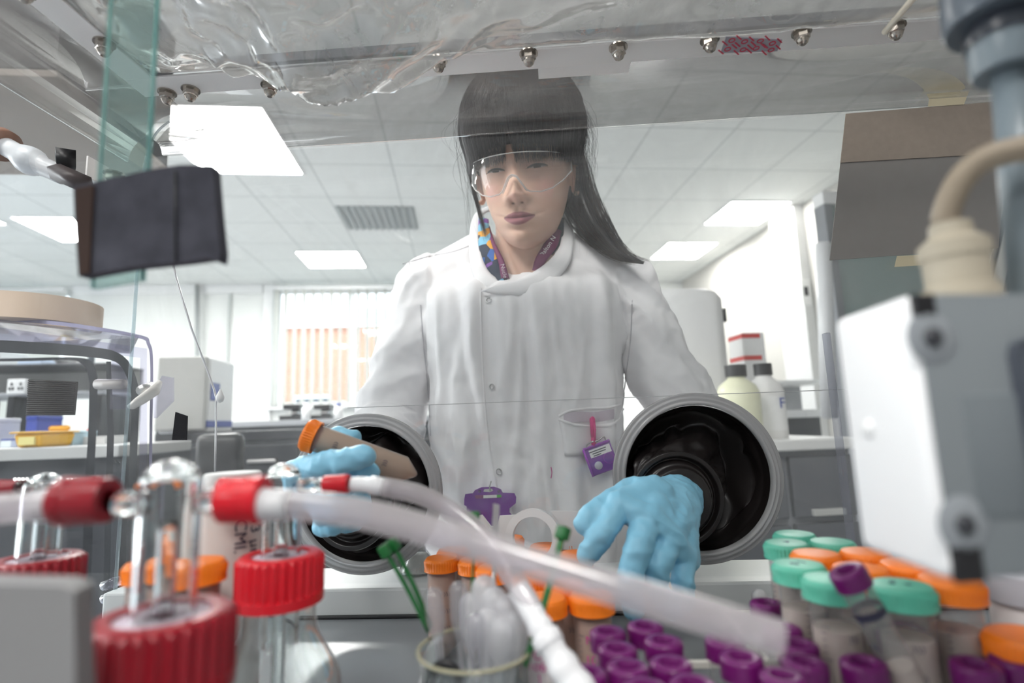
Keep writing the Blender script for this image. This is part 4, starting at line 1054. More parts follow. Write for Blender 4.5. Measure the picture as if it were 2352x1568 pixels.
for i in range(420):      # lock in front of each ear
    s = rnd.choice((-1, 1)); a = s * rnd.uniform(1.18, 1.50); zt = rnd.uniform(.02, .09)
    long_ = (s < 0 and rnd.random() < .35); ze = rnd.uniform(-.055, -.01) if not long_ else rnd.uniform(-.15, -.08)
    if s > 0: ze = rnd.uniform(-.01, .01) if i % 3 else rnd.uniform(-.09, -.03); a += .18 * (i % 3 == 0)
    pts = []; dx = rnd.uniform(-.003, .004)
    for k in range(10):
        u = k / 9; z = zt + (ze - zt) * u
        p = hpt(a, max(z, -.05), hoff(a, max(z, .0)) + .003, False); p.z = z
        p.x += s * (.002 + dx * u) + (.012 * max(0, -z - .05) / .1 * (-s)) + s * .006 * sin(u * 5 + i) * .25
        if long_: p.x = p.x * .98 - .0045 * (1 - abs(2 * u - 1))
        pts.append(p)
    strand(pts, .0003)
for i in range(90):       # fly-away wisps
    s = rnd.choice((-1, 1, 1)); a = s * rnd.uniform(1.2, 2.0); zt = rnd.uniform(.03, .11); L = rnd.uniform(.06, .2); pts = []; bo = rnd.uniform(.002, .03); ph = rnd.uniform(0, 6)
    for k in range(10):
        u = k / 9; z = zt - L * u
        p = hpt(a, max(z, -.04), hoff(a, max(z, 0)) + .003 + bo * sin(pi * min(u * .8, 1)), False); p.z = z; p.y += .01 * sin(u * 4 + ph); p.x += .004 * sin(u * 6 + ph); pts.append(p)
    strand(pts, .00018)
me = bpy.data.meshes.new('hair_strands')
hobj('hair_strands', bm, [M_hair, M_hairb, M_hairl])
# ponytail over the shoulder (world frame)
bm = bmesh.new()
pk = catmull([(*P(1290, 300, .99), .026), (*P(1315, 380, .975), .030), (*P(1328, 450, .96), .031), (*P(1362, 520, .94), .025), (*P(1400, 565, .915), .015), (*P(1436, 592, .897), .008), (*P(1478, 604, .885), .003)], 24)
tube(bm, [q[:3] for q in pk], [q[3] * .75 for q in pk], seg=20)
for i in range(700):
    th = rnd.uniform(0, 2 * pi); rr = sqrt(rnd.random()) * 1.05; n0 = rnd.uniform(0, .4); n1 = rnd.uniform(.72, 1.0); wv = rnd.uniform(-.004, .004); ph = rnd.uniform(0, 6); pts = []; wl_ = rnd.choice((0, 0, .02))
    for k in range(14):
        u = n0 + (n1 - n0) * k / 13; q = pk[min(int(u * 23), 23)]; q2 = pk[min(int(u * 23) + 1, 23)]; f = u * 23 - int(u * 23); q = q * (1 - f) + q2 * f
        sp_ = q[3] * rr * (1 + .9 * u * u) + wl_ * max(0, u - .6)
        pts.append(Vector(q[:3]) + Vector((cos(th) * sp_ + wv * sin(u * 8 + ph), sin(th) * sp_ * .8, sin(th + .5) * sp_ * .5)))
    strand(pts, .0004, 1 if rnd.random() < .45 and n1 > .85 else 0)
obj('ponytail', bm, [M_hair, M_hairb, M_hairl], person)

# safety glasses -------------------------------------------------------
gt = thing('safety_glasses', 'clear wraparound safety glasses worn over the eyes', 'glasses', (0, 0, 0)); gt.matrix_world = Mh
def gpt(t, z): 
    k = 1 - .05 * ((z + .01) / .03) ** 2
    return Vector((.0790 * sin(t) * k, -.030 - .080 * cos(t) * k, z))
def glo(t):
    x = .0790 * sin(t); ax = abs(x)
    return float(np.interp(ax, [0, .006, .012, .018, .024, .040, .055, .068, .079], [-.0155, -.018, -.028, -.037, -.0405, -.042, -.038, -.028, -.012]))
def gup(t): return .014 - .004 * (abs(.079 * sin(t)) / .079) ** 2
bm = bmesh.new(); NT, NV = 90, 14; rows = []
for i in range(NT + 1):
    t = -1.42 + 2.84 * i / NT; rows.append([bm.verts.new(gpt(t, glo(t) + (gup(t) - glo(t)) * j / NV)) for j in range(NV + 1)])
for A, B in zip(rows, rows[1:]):
    for j in range(NV): bm.faces.new((A[j], B[j], B[j + 1], A[j + 1]))
M_gog = thin('lens_clear', (0.96, 0.95, 0.95), haze=0.05, hazecol=(0.85, 0.80, 0.78), rough=0.02, gloss=1.4, spots=0.08)
M_rim = thin('rim_clear', (0.90, 0.90, 0.90), haze=0.35, hazecol=(0.9, 0.9, 0.9), gloss=2.5)
obj('lens', bm, M_gog, gt)
bm = bmesh.new()
ts = np.linspace(-1.42, 1.42, 90)
tube(bm, [gpt(t, glo(t)) for t in ts], .0011, seg=8); tube(bm, [gpt(t, gup(t)) for t in ts], .0008, seg=8)
for s in (-1, 1): tube(bm, [gpt(s * 1.42, z) for z in np.linspace(glo(1.42), gup(1.42), 6)], .0012, seg=8)
obj('rim', bm, M_rim, gt)
bm = bmesh.new(); tube(bm, [gpt(t, glo(t)) + Vector((0, .005, -.001)) for t in np.linspace(-.25, .25, 24)], .0016, seg=8); obj('nose_piece', bm, M_rim, gt)
for s in (-1, 1):
    e = gpt(s * 1.42, 0.003); bm = bmesh.new(); tube(bm, [e + Vector((0, 0, 0)), e + Vector((s * .002, .03, .004)), e + Vector((0, .06, .002))], .0035, seg=8, flat=.35)
    obj('temple_arm', bm, M_rim, gt)

# ---------------------------------------------------------------- lab coat
M_coat = mat('coat_cotton', (0.92, 0.905, 0.92), 0.85, spec=0.2, bump=(700, 0.15, 0.0006))
bm = bmesh.new()
TR = [(.50, -.03, .20, .86, 1.12), (.80, -.03, .19, .87, 1.11), (1.02, -.034, .170, .868, 1.09), (1.15, -.034, .160, .868, 1.08), (1.26, -.033, .163, .858, 1.08), (1.34, -.032, .172, .850, 1.08), (1.395, -.032, .178, .852, 1.08), (1.425, -.032, .177, .858, 1.07),
      (1.445, -.032, .170, .885, 1.07), (1.47, -.032, .155, .915, 1.06), (1.495, -.032, .120, .935, 1.05), (1.52, -.03, .086, .955, 1.045), (1.545, -.03, .060, .975, 1.04)]
rings = []
for z in np.linspace(.50, 1.545, 90):
    cx, hw, f, bk = interp(TR, z); ring = []
    for k in range(80):
        a = 2 * pi * k / 80; c, s = cos(a), sin(a); e = .78
        ring.append(bm.verts.new((cx + hw * math.copysign(abs(s) ** e, s), (f + bk) / 2 - (bk - f) / 2 * math.copysign(abs(c) ** e, c), z)))
    rings.append(ring)
for A, B in zip(rings, rings[1:]):
    for k in range(80): bm.faces.new((A[k], A[(k + 1) % 80], B[(k + 1) % 80], B[k]))
bm.faces.new(rings[0][::-1]); bm.faces.new(rings[-1])
ARM = {-1: [Vector((-.105, .975, 1.522)), Vector((-.208, .965, 1.447)), Vector((-.292, .985, 1.205)), Vector((-.262, .88, 1.150)), PL[0] + Vector((0.002, .085, -.002))],
       1: [Vector((.040, .975, 1.518)), Vector((.146, .965, 1.436)), Vector((.248, .985, 1.195)), Vector((.215, .88, 1.150)), PR[0] + Vector((0, .085, -.002))]}
for s in (-1, 1):
    a = ARM[s]
    cone(bm, a[0], a[1], .036, .052, 32); cone(bm, a[1], a[1].lerp(a[2], .5), .053, .057, 32); cone(bm, a[1].lerp(a[2], .5), a[2], .057, .060, 32); cone(bm, a[2], a[3], .060, .056, 32); cone(bm, a[3], a[4], .054, .046, 32)
    ell(bm, a[1] + Vector((-s * .045, .0, -.05)), (.05, .07, .08))
cm = voxel(bm, 0.0045, smooth=6, fac=0.6)
# cloth folds
n = len(cm.vertices); nrm = [v.normal.copy() for v in cm.vertices]
def segd(p, a, b):
    ab = b - a; t = max(0, min(1, (p - a).dot(ab) / ab.length_squared)); return (p - (a + ab * t)).length, t
for v in cm.vertices:
    p = v.co; sgn = -1 if p.x < -.03 else 1; A = ARM[sgn]
    d1, t1 = segd(p, A[1], A[2]); d2, t2 = segd(p, A[2], A[4])
    inarm = max(0, min(1, (.075 - min(d1, d2)) / .02)) * (1 if abs(p.x + .03) > .165 or d2 < .07 else 0)
    q = p
    # torso: long drapes falling from the chest
    wx = q.x + .05 * sin(3.2 * (q.z - 1.2)) * (1 if q.x > -.03 else -1) * .5
    zt = max(0, min(1, (1.52 - q.z) / .25))
    ft = (.0085 * noise.noise(Vector((wx * 20, q.y * 9, q.z * 3.2))) + .0055 * (1 - 2 * abs(noise.noise(Vector((wx * 34 + 3, q.y * 12, q.z * 4.5 + 2))))) + .0018 * noise.noise(Vector((q.x * 80, q.y * 60, q.z * 40)))) * zt
    ft += .006 * exp(-((q.x + .105 + .10 * (q.z - 1.3)) / .012) ** 2) * zt - .007 * exp(-((q.x + .125 + .12 * (q.z - 1.3)) / .012) ** 2) * zt
    ft += .007 * exp(-((q.x - .095 - .05 * (q.z - 1.3)) / .013) ** 2) * zt - .006 * exp(-((q.x - .118 - .04 * (q.z - 1.3)) / .010) ** 2) * zt
    # sleeves: folds run across and spiral down to the elbow
    sp_ = q.z * 24 + q.x * 18 * sgn + q.y * 8
    fa = .0060 * noise.noise(Vector((q.x * 16 * sgn, q.z * 13 + q.x * 9 * sgn, q.y * 10))) + .0055 * (1 - 2.4 * abs(noise.noise(Vector((sp_ * .85, q.x * 9, q.y * 14 + 5))))) + .0015 * noise.noise(q * 70)
    v.co = p + nrm[v.index] * (1.6 * ft * (1 - inarm) + 1.7 * fa * inarm)
coat = obj('lab_coat', cm, M_coat, person)
cb = BVHTree.FromPolygons([v.co.copy() for v in cm.vertices], [tuple(p.vertices) for p in cm.polygons])
def hit(px, py, off=0.0):
    d = ray(px, py).normalized(); r = cb.ray_cast(Vector((0, 0, CAMZ)), d)
    if r[0] is None: return P(px, py, .87), Vector((0, -1, 0))
    nn = r[1] if r[1].dot(d) < 0 else -r[1]
    return r[0] + nn * off, nn
def drape(pxs, wd, th, off, nsub=8):
    """flat band laid on the coat along pixel path"""
    bm = bmesh.new(); path = catmull(pxs, nsub * (len(pxs) - 1) + 1); rows = []
    pts = [hit(q[0], q[1], off) for q in path]
    for i, (p, nn) in enumerate(pts):
        t = (pts[min(i + 1, len(pts) - 1)][0] - pts[max(i - 1, 0)][0]).normalized(); sd = t.cross(nn).normalized()
        rows.append([bm.verts.new(p - sd * wd / 2), bm.verts.new(p + nn * th), bm.verts.new(p + sd * wd / 2)])
    for A, B in zip(rows, rows[1:]):
        for j in range(2): bm.faces.new((A[j], A[j + 1], B[j + 1], B[j]))
    return bm
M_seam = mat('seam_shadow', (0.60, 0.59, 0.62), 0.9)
obj('placket_edge', drape([(1104, 662), (1105, 740), (1108, 830), (1113, 920), (1122, 1010), (1137, 1100), (1150, 1160)], .0035, .0022, .0003), M_coat, coat)
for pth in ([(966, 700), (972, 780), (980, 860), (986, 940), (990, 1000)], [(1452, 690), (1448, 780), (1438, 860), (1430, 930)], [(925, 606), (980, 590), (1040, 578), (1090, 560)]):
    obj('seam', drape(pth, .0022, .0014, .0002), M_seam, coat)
# collar
def strip(rows_px, m, name, parent, th=.0015):
    """rows of (pxA,pyA,YA, pxB,pyB,YB)"""
    bm = bmesh.new(); R_ = []
    for r in catmull(rows_px, 6 * len(rows_px)):
        a = P(r[0], r[1], r[2]); b_ = P(r[3], r[4], r[5]); R_.append([bm.verts.new(a.lerp(b_, k / 4) + Vector((0, -.003 * sin(pi * k / 4), 0))) for k in range(5)])
    for A, B in zip(R_, R_[1:]):
        for k in range(4): bm.faces.new((A[k], A[k + 1], B[k + 1], B[k]))
    o = obj(name, bm, m, parent); s = o.modifiers.new('s', 'SOLIDIFY'); s.thickness = th; return o
def collar(rows, th=.0026):
    return strip(rows, M_coat, 'collar', coat, th)
collar([(1180, 476, 1.05, 1180, 462, 1.07), (1250, 484, 1.02, 1262, 474, 1.04), (1284, 500, .97, 1304, 496, .985), (1290, 535, .925, 1316, 548, .93), (1281, 575, .893, 1306, 606, .890), (1248, 611, .872, 1266, 652, .866), (1205, 636, .858, 1210, 676, .852), (1160, 650, .852, 1145, 676, .850), (1150, 655, .851, 1104, 668, .851)])
collar([(1190, 476, 1.05, 1190, 462, 1.07), (1130, 482, 1.02, 1118, 474, 1.04), (1106, 498, .97, 1088, 496, .985), (1101, 535, .925, 1078, 545, .93), (1104, 580, .893, 1080, 606, .890), (1122, 622, .872, 1096, 652, .866), (1152, 646, .862, 1128, 666, .860)])
# snap fasteners
M_snap = mat('snap_metal', (0.5, 0.5, 0.5), 0.3, metal=1.0)
for (px, py) in ((1121, 645), (1124, 690), (1131, 888), (1145, 1083)):
    p, nn = hit(px, py, .0015)
    obj('snap', newlathe([(.0032, 0), (.0046, .0002), (.0050, .0011), (.0044, .0018), (.0034, .0012)], 28, M=at(nn, p), close=True), M_snap, coat)
# shirt and lanyard inside the collar
M_shirt = mat('printed_shirt', (0.03, 0.05, 0.12), 0.8)
nt = M_shirt.node_tree; b = nt.nodes['Principled BSDF']; tcn = nt.nodes.new('ShaderNodeTexCoord'); vo = nt.nodes.new('ShaderNodeTexVoronoi'); vo.inputs['Scale'].default_value = 55
rmp = nt.nodes.new('ShaderNodeValToRGB'); e = rmp.color_ramp; e.interpolation = 'CONSTANT'
for i, (pos, cl) in enumerate([(0, (0.02, 0.03, 0.06)), (.35, (0.03, 0.12, 0.40)), (.55, (0.20, 0.50, 0.70)), (.68, (0.02, 0.03, 0.06)), (.8, (0.75, 0.35, 0.03)), (.9, (0.22, 0.08, 0.35))]):
    el = e.elements[0] if i == 0 else (e.elements[1] if i == 1 else e.elements.new(pos)); el.position = pos; el.color = (*cl, 1)
sr = nt.nodes.new('ShaderNodeSeparateColor'); nt.links.new(tcn.outputs['Object'], vo.inputs['Vector']); nt.links.new(vo.outputs['Color'], sr.inputs[0]); nt.links.new(sr.outputs[0], rmp.inputs[0]); nt.links.new(rmp.outputs[0], b.inputs['Base Color'])
strip([(1100, 500, .945, 1122, 505, .935), (1100, 560, .905, 1128, 545, .895), (1112, 610, .885, 1150, 600, .875), (1130, 650, .868, 1168, 645, .862)], M_shirt, 'shirt_collar', person)
strip([(1296, 500, .945, 1272, 505, .945), (1292, 550, .91, 1262, 548, .905), (1270, 585, .895, 1245, 590, .885)], mat('shirt_dark', (0.02, 0.03, 0.05), 0.8), 'shirt_collar', person)
M_lan = mat('lanyard_purple', (0.16, 0.015, 0.09), 0.6); M_lw = mat('lanyard_print', (0.75, 0.70, 0.72), 0.6)
ln = thing('lanyard', 'dark purple lanyard with white lettering round the neck', 'lanyard', (0, 0, 0))
strip([(1120, 520, .925, 1124, 519, .925), (1130, 560, .885, 1137, 558, .885), (1146, 605, .872, 1158, 600, .868), (1150, 640, .864, 1170, 640, .860)], M_lan, 'left_band', ln, .0008)
strip([(1290, 530, .92, 1262, 520, .915), (1280, 565, .895, 1248, 560, .89), (1255, 600, .878, 1230, 592, .875), (1240, 625, .868, 1222, 620, .866)], M_lan, 'right_band', ln, .0008)
def ptext(s, px, py, Y, size, ang, m, parent, name='lettering', off=.004):
    p = P(px, py, Y) ; d = -ray(px, py).normalized()
    rt = (CR @ Vector((cos(ang), sin(ang), 0))); rt = (rt - d * rt.dot(d)).normalized(); u = d.cross(rt)
    M = Matrix((rt, u, d)).transposed().to_4x4(); M.translation = p + d * off
    return text(name, s, size, m, parent, M)
ptext('Dalton N', 1258, 566, .878, .0105, radians(56), M_lw, ln)
ptext('Nucle', 1157, 622, .852, .0095, radians(-76), M_lw, ln)
# breast pocket
bm = bmesh.new()
g_ = []
for j in range(9):
    v = j / 8; row = []
    for i in range(13):
        u = i / 12
        L_ = (1286 + 12 * v, 962 + 85 * v); R2 = (1412 - 4 * v, 968 + 70 * v)
        px = L_[0] * (1 - u) + R2[0] * u; py = L_[1] * (1 - u) + R2[1] * u + 10 * sin(pi * u) * (1 - v)
        p, nn = hit(px, py, .0015 + .004 * (1 - v) * sin(pi * u)); row.append(bm.verts.new(p))
    g_.append(row)
for A, B in zip(g_, g_[1:]):
    for k in range(12): bm.faces.new((A[k], A[k + 1], B[k + 1], B[k]))
pk_ = obj('pocket', bm, M_coat, coat); s = pk_.modifiers.new('s', 'SOLIDIFY'); s.thickness = .0015
obj('pocket_hem', drape([(1286, 962), (1320, 974), (1360, 978), (1398, 976), (1412, 962), (1425, 938)], .004, .0016, .006), M_coat, coat)
obj('pocket_seam', drape([(1284, 955), (1310, 943), (1350, 938), (1395, 936), (1425, 928)], .004, .0018, .0008), M_coat, coat)
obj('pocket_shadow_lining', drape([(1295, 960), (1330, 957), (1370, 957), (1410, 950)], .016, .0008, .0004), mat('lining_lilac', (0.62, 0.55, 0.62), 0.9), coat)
M_pink = mat('pink_plastic', (0.72, 0.01, 0.22), 0.35); M_pinkink = mat('pink_ink', (0.70, 0.05, 0.35), 0.8)
for pth, wd in (([(1265, 1072), (1267, 1085), (1265, 1098)], .0018), ([(1336, 1014), (1341, 1014), (1345, 1013)], .003)): obj('ink_mark', drape(pth, wd, .0002, .0006), M_pinkink, coat)
def billboard(px, py, off=.006, tilt=0.0):
    """frame on the coat: x right, y up, z outwards"""
    p, nn = hit(px, py, off); nn = Vector((0, -1, .05)).normalized()
    rt = Vector((cos(tilt), 0, sin(tilt))); rt = (rt - nn * rt.dot(nn)).normalized(); u = nn.cross(rt)
    M = Matrix((rt, u, nn)).transposed().to_4x4(); M.translation = p; return M
K = .00068     # metres per pixel on the coat
pn = thing('pink_pen', 'bright pink pen clipped in the breast pocket', 'pen'); Mx = billboard(1352, 985, .011); pn.matrix_world = Mx
obj('cap', newtube([(0, -16 * K, .0), (0, 26 * K, 0), (.001, 31 * K, 0)], [.0042, .0045, .002], seg=18), M_pink, pn)
obj('clip', newtube([(.002, 22 * K, .006), (.0025, 0, .0068), (-.0005, -36 * K, .006)], [.0018, .0016, .0010], seg=8), M_pink, pn)
obj('barrel', newtube([(0, -16 * K, 0), (0, -60 * K, -.004)], .0038, seg=18), M_pink, pn)
# dosimeter badge
M_pur = mat('purple_plastic', (0.20, 0.03, 0.36), 0.25, coat=0.4); M_purl = mat('purple_edge', (0.36, 0.05, 0.52), 0.25)
bd = thing('dosimeter_badge', 'purple translucent square badge hanging below the breast pocket', 'badge'); bd.matrix_world = billboard(1382, 1052, .012, radians(18))
obj('case', newbox((-30 * K, -33 * K, -.002), (34 * K, 30 * K, .003), .0025), M_pur, bd, smooth='auto')
bm = bmesh.new(); tube(bm, [(-30 * K, -33 * K, .003), (-30 * K, 30 * K, .003)], .002, seg=8); tube(bm, [(-30 * K, 30 * K, .003), (34 * K, 30 * K, .003)], .002, seg=8); obj('edge', bm, M_purl, bd)
obj('paper_slip', newbox((-20 * K, 6 * K, .003), (30 * K, 24 * K, .0036), .0002), M_coat, bd, smooth=False)
M_ink = mat('dark_ink', (0.03, 0.03, 0.06), 0.7)
obj('round_seal', newlathe([(0, .0036), (.0062, .0036), (.0062, .003), (0, .003)], 24, M=Matrix.Translation((-10 * K, -14 * K, 0))), mat('seal', (0.62, 0.60, 0.68), 0.5), bd)
obj('round_mark', newlathe([(.0075, .0036), (.0085, .0036), (.0085, .003), (.0075, .003)], 28, M=Matrix.Translation((18 * K, -6 * K, 0)), close=True), M_purl, bd)
for i, (sx, yy, w_) in enumerate(((0, 19, 20), (2, 14, 16), (-4, 9, 9))):
    obj('slip_print', newbox(((sx - w_) * K, (yy - 1.2) * K, .0036), ((sx + w_) * K, (yy + 1.0) * K, .0038)), M_ink, bd, smooth=False)
obj('clip_wire', newtube(catmull([(-22 * K, 30 * K, .003), (-18 * K, 38 * K, .004), (-5 * K, 40 * K, .004), (8 * K, 38 * K, .004), (24 * K, 42 * K, .004), (26 * K, 34 * K, .003)], 20), .0012, seg=8), M_snap, bd)
# identity card holder
idh = thing('card_holder', 'purple plastic card holder hanging at the waist of the coat', 'card holder'); idh.matrix_world = billboard(1140, 1152, .014, radians(-1.5)) @ Matrix.Scale(1.08, 4)
def plate(pts, th, m, name, parent, z=0): 
    bm = bmesh.new(); slab(bm, [(a * K, b * K, z) for a, b in pts], (0, 0, 1), th); return obj(name, bm, m, parent, smooth=False)
plate([(-52, 18), (-54, 8), (-54, -4), (-49, -6), (-48, -60), (46, -60), (46, -25), (40, -18), (40, -10), (48, -4), (53, 0), (54, 12), (50, 20), (26, 21), (22, 28), (8, 33), (-18, 32), (-32, 26), (-36, 20)], .003, M_pur, 'holder', idh)
plate([(-44, -8), (44, -8), (52, -58), (-44, -58)], .0008, M_coat, 'card', idh, -.001)
plate([(-32, 16), (-30, 9), (24, 11), (23, 17)], .0004, mat('window_dark', (0.25, 0.05, 0.2), 0.5), 'slot', idh, .003)
plate([(-14, 16), (-14, 10), (14, 11), (14, 17)], .0006, M_coat, 'card_edge', idh, .0031)
plate([(14, 17), (14, 11), (23, 12), (23, 17)], .0006, mat('green_print', (0.1, 0.45, 0.08), 0.5), 'green_print', idh, .0031)
for xx in (-22, 18): obj('hole', newlathe([(0, .0035), (.0022, .0035), (.0022, .003), (0, .003)], 16, M=Matrix.Translation((xx * K, 24 * K, 0))), mat('hole_dark', (0.10, 0.02, 0.15), 0.5), idh)
plate([(-12, 28), (-14, 23), (0, 22), (6, 25), (4, 29)], .0006, mat('slot_light', (0.6, 0.58, 0.6), 0.5), 'strap_slot', idh, .003)
obj('hook', newtube([(0, 24 * K, .004), (-1 * K, 34 * K, .005), (2 * K, 44 * K, .003)], .001, seg=8), M_snap, idh)
# legs and shoes below the bench line
bm = bmesh.new()
for s in (-1, 1):
    cone(bm, (-.03 + s * .085, .99, .85), (-.03 + s * .085, .98, .48), .088, .062, 24); cone(bm, (-.03 + s * .085, .98, .48), (-.03 + s * .09, 1.0, .10), .060, .045, 24)
ell(bm, (-.03, .99, .88), (.16, .11, .10))
obj('trousers', voxel(bm, .008, 4), mat('trousers_dark', (0.03, 0.03, 0.045), 0.8), person)
for s in (-1, 1):
    bm = bmesh.new(); ell(bm, (-.03 + s * .09, .95, .045), (.045, .13, .045)); cone(bm, (-.03 + s * .09, 1.01, .05), (-.03 + s * .09, 1.0, .11), .042, .044, 20)
    for v in bm.verts: v.co.z = max(v.co.z, .001)
    obj('shoe', bm, M_black, person)
    
# ---------------------------------------------------------------- gloved hands
M_glove = mat('blue_nitrile', (0.24, 0.58, 0.80), 0.42, spec=0.5, sss=0.0, bump=(220, 0.3, 0.0008), noisecol=((0.30, 0.64, 0.84), 25))
def hand(chains, palm, vox=.0016, amp=.0010, seed=0):
    """chains: lists of (px,py,Y,r); palm: list of (i,j) point pairs with radii"""
    bm = bmesh.new()
    for ch in chains:
        pts = [(P(a, b, c), r) for a, b, c, r in ch]
        for (p, r), (q, s) in zip(pts, pts[1:]): cone(bm, p, q, r, s, 20)
    for (a, b) in palm: cone(bm, P(*a[:3]), P(*b[:3]), a[3], b[3], 20)
    me = voxel(bm, vox, smooth=7, fac=.5)
    ns = [v.normal.copy() for v in me.vertices]
    for v in me.vertices:
        p = v.co
        v.co = p + ns[v.index] * (amp * (1 - 2.6 * abs(noise.noise(Vector((p.x * 55 + seed, p.y * 30, p.z * 75 + p.x * 40))))) + amp * .6 * noise.noise(p * 130))
    return me
# her left hand (photo right): back of the hand up, fingers pointing down into the tubes
R_W = (1540, 1172, .612, .031); I0 = (1422, 1158, .552, .0130); M0 = (1486, 1192, .545, .0140); G0 = (1538, 1232, .550, .0135); K0 = (1572, 1285, .562, .0125)
chR = [[(1422, 1158, .552, .0130), (1392, 1212, .538, .0120), (1362, 1256, .538, .0112), (1346, 1276, .542, .0098)],
       [(1486, 1195, .545, .0136), (1464, 1262, .525, .0126), (1446, 1330, .520, .0116), (1455, 1396, .526, .0100)],
       [(1538, 1234, .550, .0132), (1510, 1300, .532, .0120), (1506, 1350, .535, .0110), (1545, 1400, .545, .0096)],
       [(1572, 1285, .562, .0120), (1568, 1335, .548, .0105), (1574, 1385, .556, .0090)],
       [(1455, 1128, .585, .0150), (1396, 1158, .560, .0125), (1360, 1184, .550, .0118), (1343, 1204, .548, .0112)]]
pmR = [(R_W, I0), (R_W, M0), (R_W, G0), (R_W, K0), ((1500, 1140, .585, .022), I0), ((1500, 1140, .585, .022), (1455, 1128, .585, .0150)), (I0, M0), (M0, G0), (G0, K0), ((1480, 1135, .580, .019), (1545, 1205, .585, .022)),
       ((1500, 1165, .565, .017), (1545, 1250, .568, .017)), ((1466, 1160, .565, .0165), (1515, 1200, .56, .0165)), ((1520, 1210, .565, .017), (1570, 1285, .570, .015)), ((1545, 1180, .59, .022), (1575, 1280, .575, .014)), (R_W, (1556, 1140, .675, .030))]
obj('glove', hand(chR, pmR, seed=2), M_glove, person)
# her right hand (photo left): holding the large tube
chL = [[(718, 1085, .545, .0115), (738, 1030, .545, .0100), (772, 1002, .532, .0092), (808, 1004, .526, .0086)],
       [(722, 1120, .545, .0120), (750, 1130, .515, .0102), (800, 1108, .496, .0096), (850, 1084, .492, .0086)],
       [(735, 1150, .545, .0118), (742, 1180, .520, .0100), (775, 1172, .505, .0092), (800, 1150, .51, .0084)],
       [(748, 1175, .550, .0105), (742, 1208, .535, .0092), (765, 1208, .52, .0086)],
       [(690, 1120, .560, .0150), (690, 1082, .515, .0125), (735, 1068, .482, .0112), (790, 1058, .474, .0106), (838, 1046, .472, .0092)]]
WL = (800, 1160, .625, .030)
pmL = [(WL, (718, 1085, .545, .0125)), (WL, (722, 1120, .545, .013)), (WL, (735, 1150, .545, .013)), (WL, (748, 1175, .55, .012)), (WL, (690, 1120, .56, .015)), ((718, 1085, .545, .012), (748, 1175, .55, .012)), ((690, 1120, .56, .015), (735, 1150, .55, .014)), ((672, 1085, .55, .013), (700, 1105, .555, .015))]
obj('glove', hand(chL, pmL, amp=.0014, seed=9), M_glove, person)
# ================================================================== THINGS INSIDE THE CHAMBER
M_gl = mat('bottle_glass', (0.96, 0.98, 0.98), 0.01, trans=1.0, ior=1.46)
M_glt = thin('thin_glass', (0.93, 0.95, 0.95), ior=1.6, haze=0.02, gloss=1.8, rough=0.01)
M_redc = mat('red_plastic', (0.62, 0.008, 0.02), 0.30, spec=0.5)
M_sept = mat('septum_grey', (0.50, 0.43, 0.50), 0.35)
M_orange = mat('orange_plastic', (0.95, 0.22, 0.01), 0.40)
M_green = mat('green_plastic', (0.10, 0.48, 0.34), 0.40)
M_purple = mat('purple_cap', (0.13, 0.006, 0.11), 0.33)
M_tubep = thin('tube_plastic', (0.88, 0.85, 0.84), ior=1.5, haze=0.30, hazecol=(0.85, 0.74, 0.70), rough=0.12)
M_tubec = thin('tube_plastic_clear', (0.90, 0.90, 0.90), ior=1.5, haze=0.16, hazecol=(0.82, 0.82, 0.82), rough=0.08)
M_slurry = mat('beige_slurry', (0.62, 0.44, 0.36), 0.8)
M_pale = mat('pale_contents', (0.62, 0.52, 0.47), 0.8)
M_print = mat('tube_print', (0.05, 0.05, 0.10), 0.6)
M_mag = mat('magenta_ink', (0.55, 0.03, 0.30), 0.6)
M_wpl = mat('white_plastic', (0.80, 0.80, 0.80), 0.4)
M_cream = mat('cream_rack', (0.62, 0.60, 0.55), 0.5)

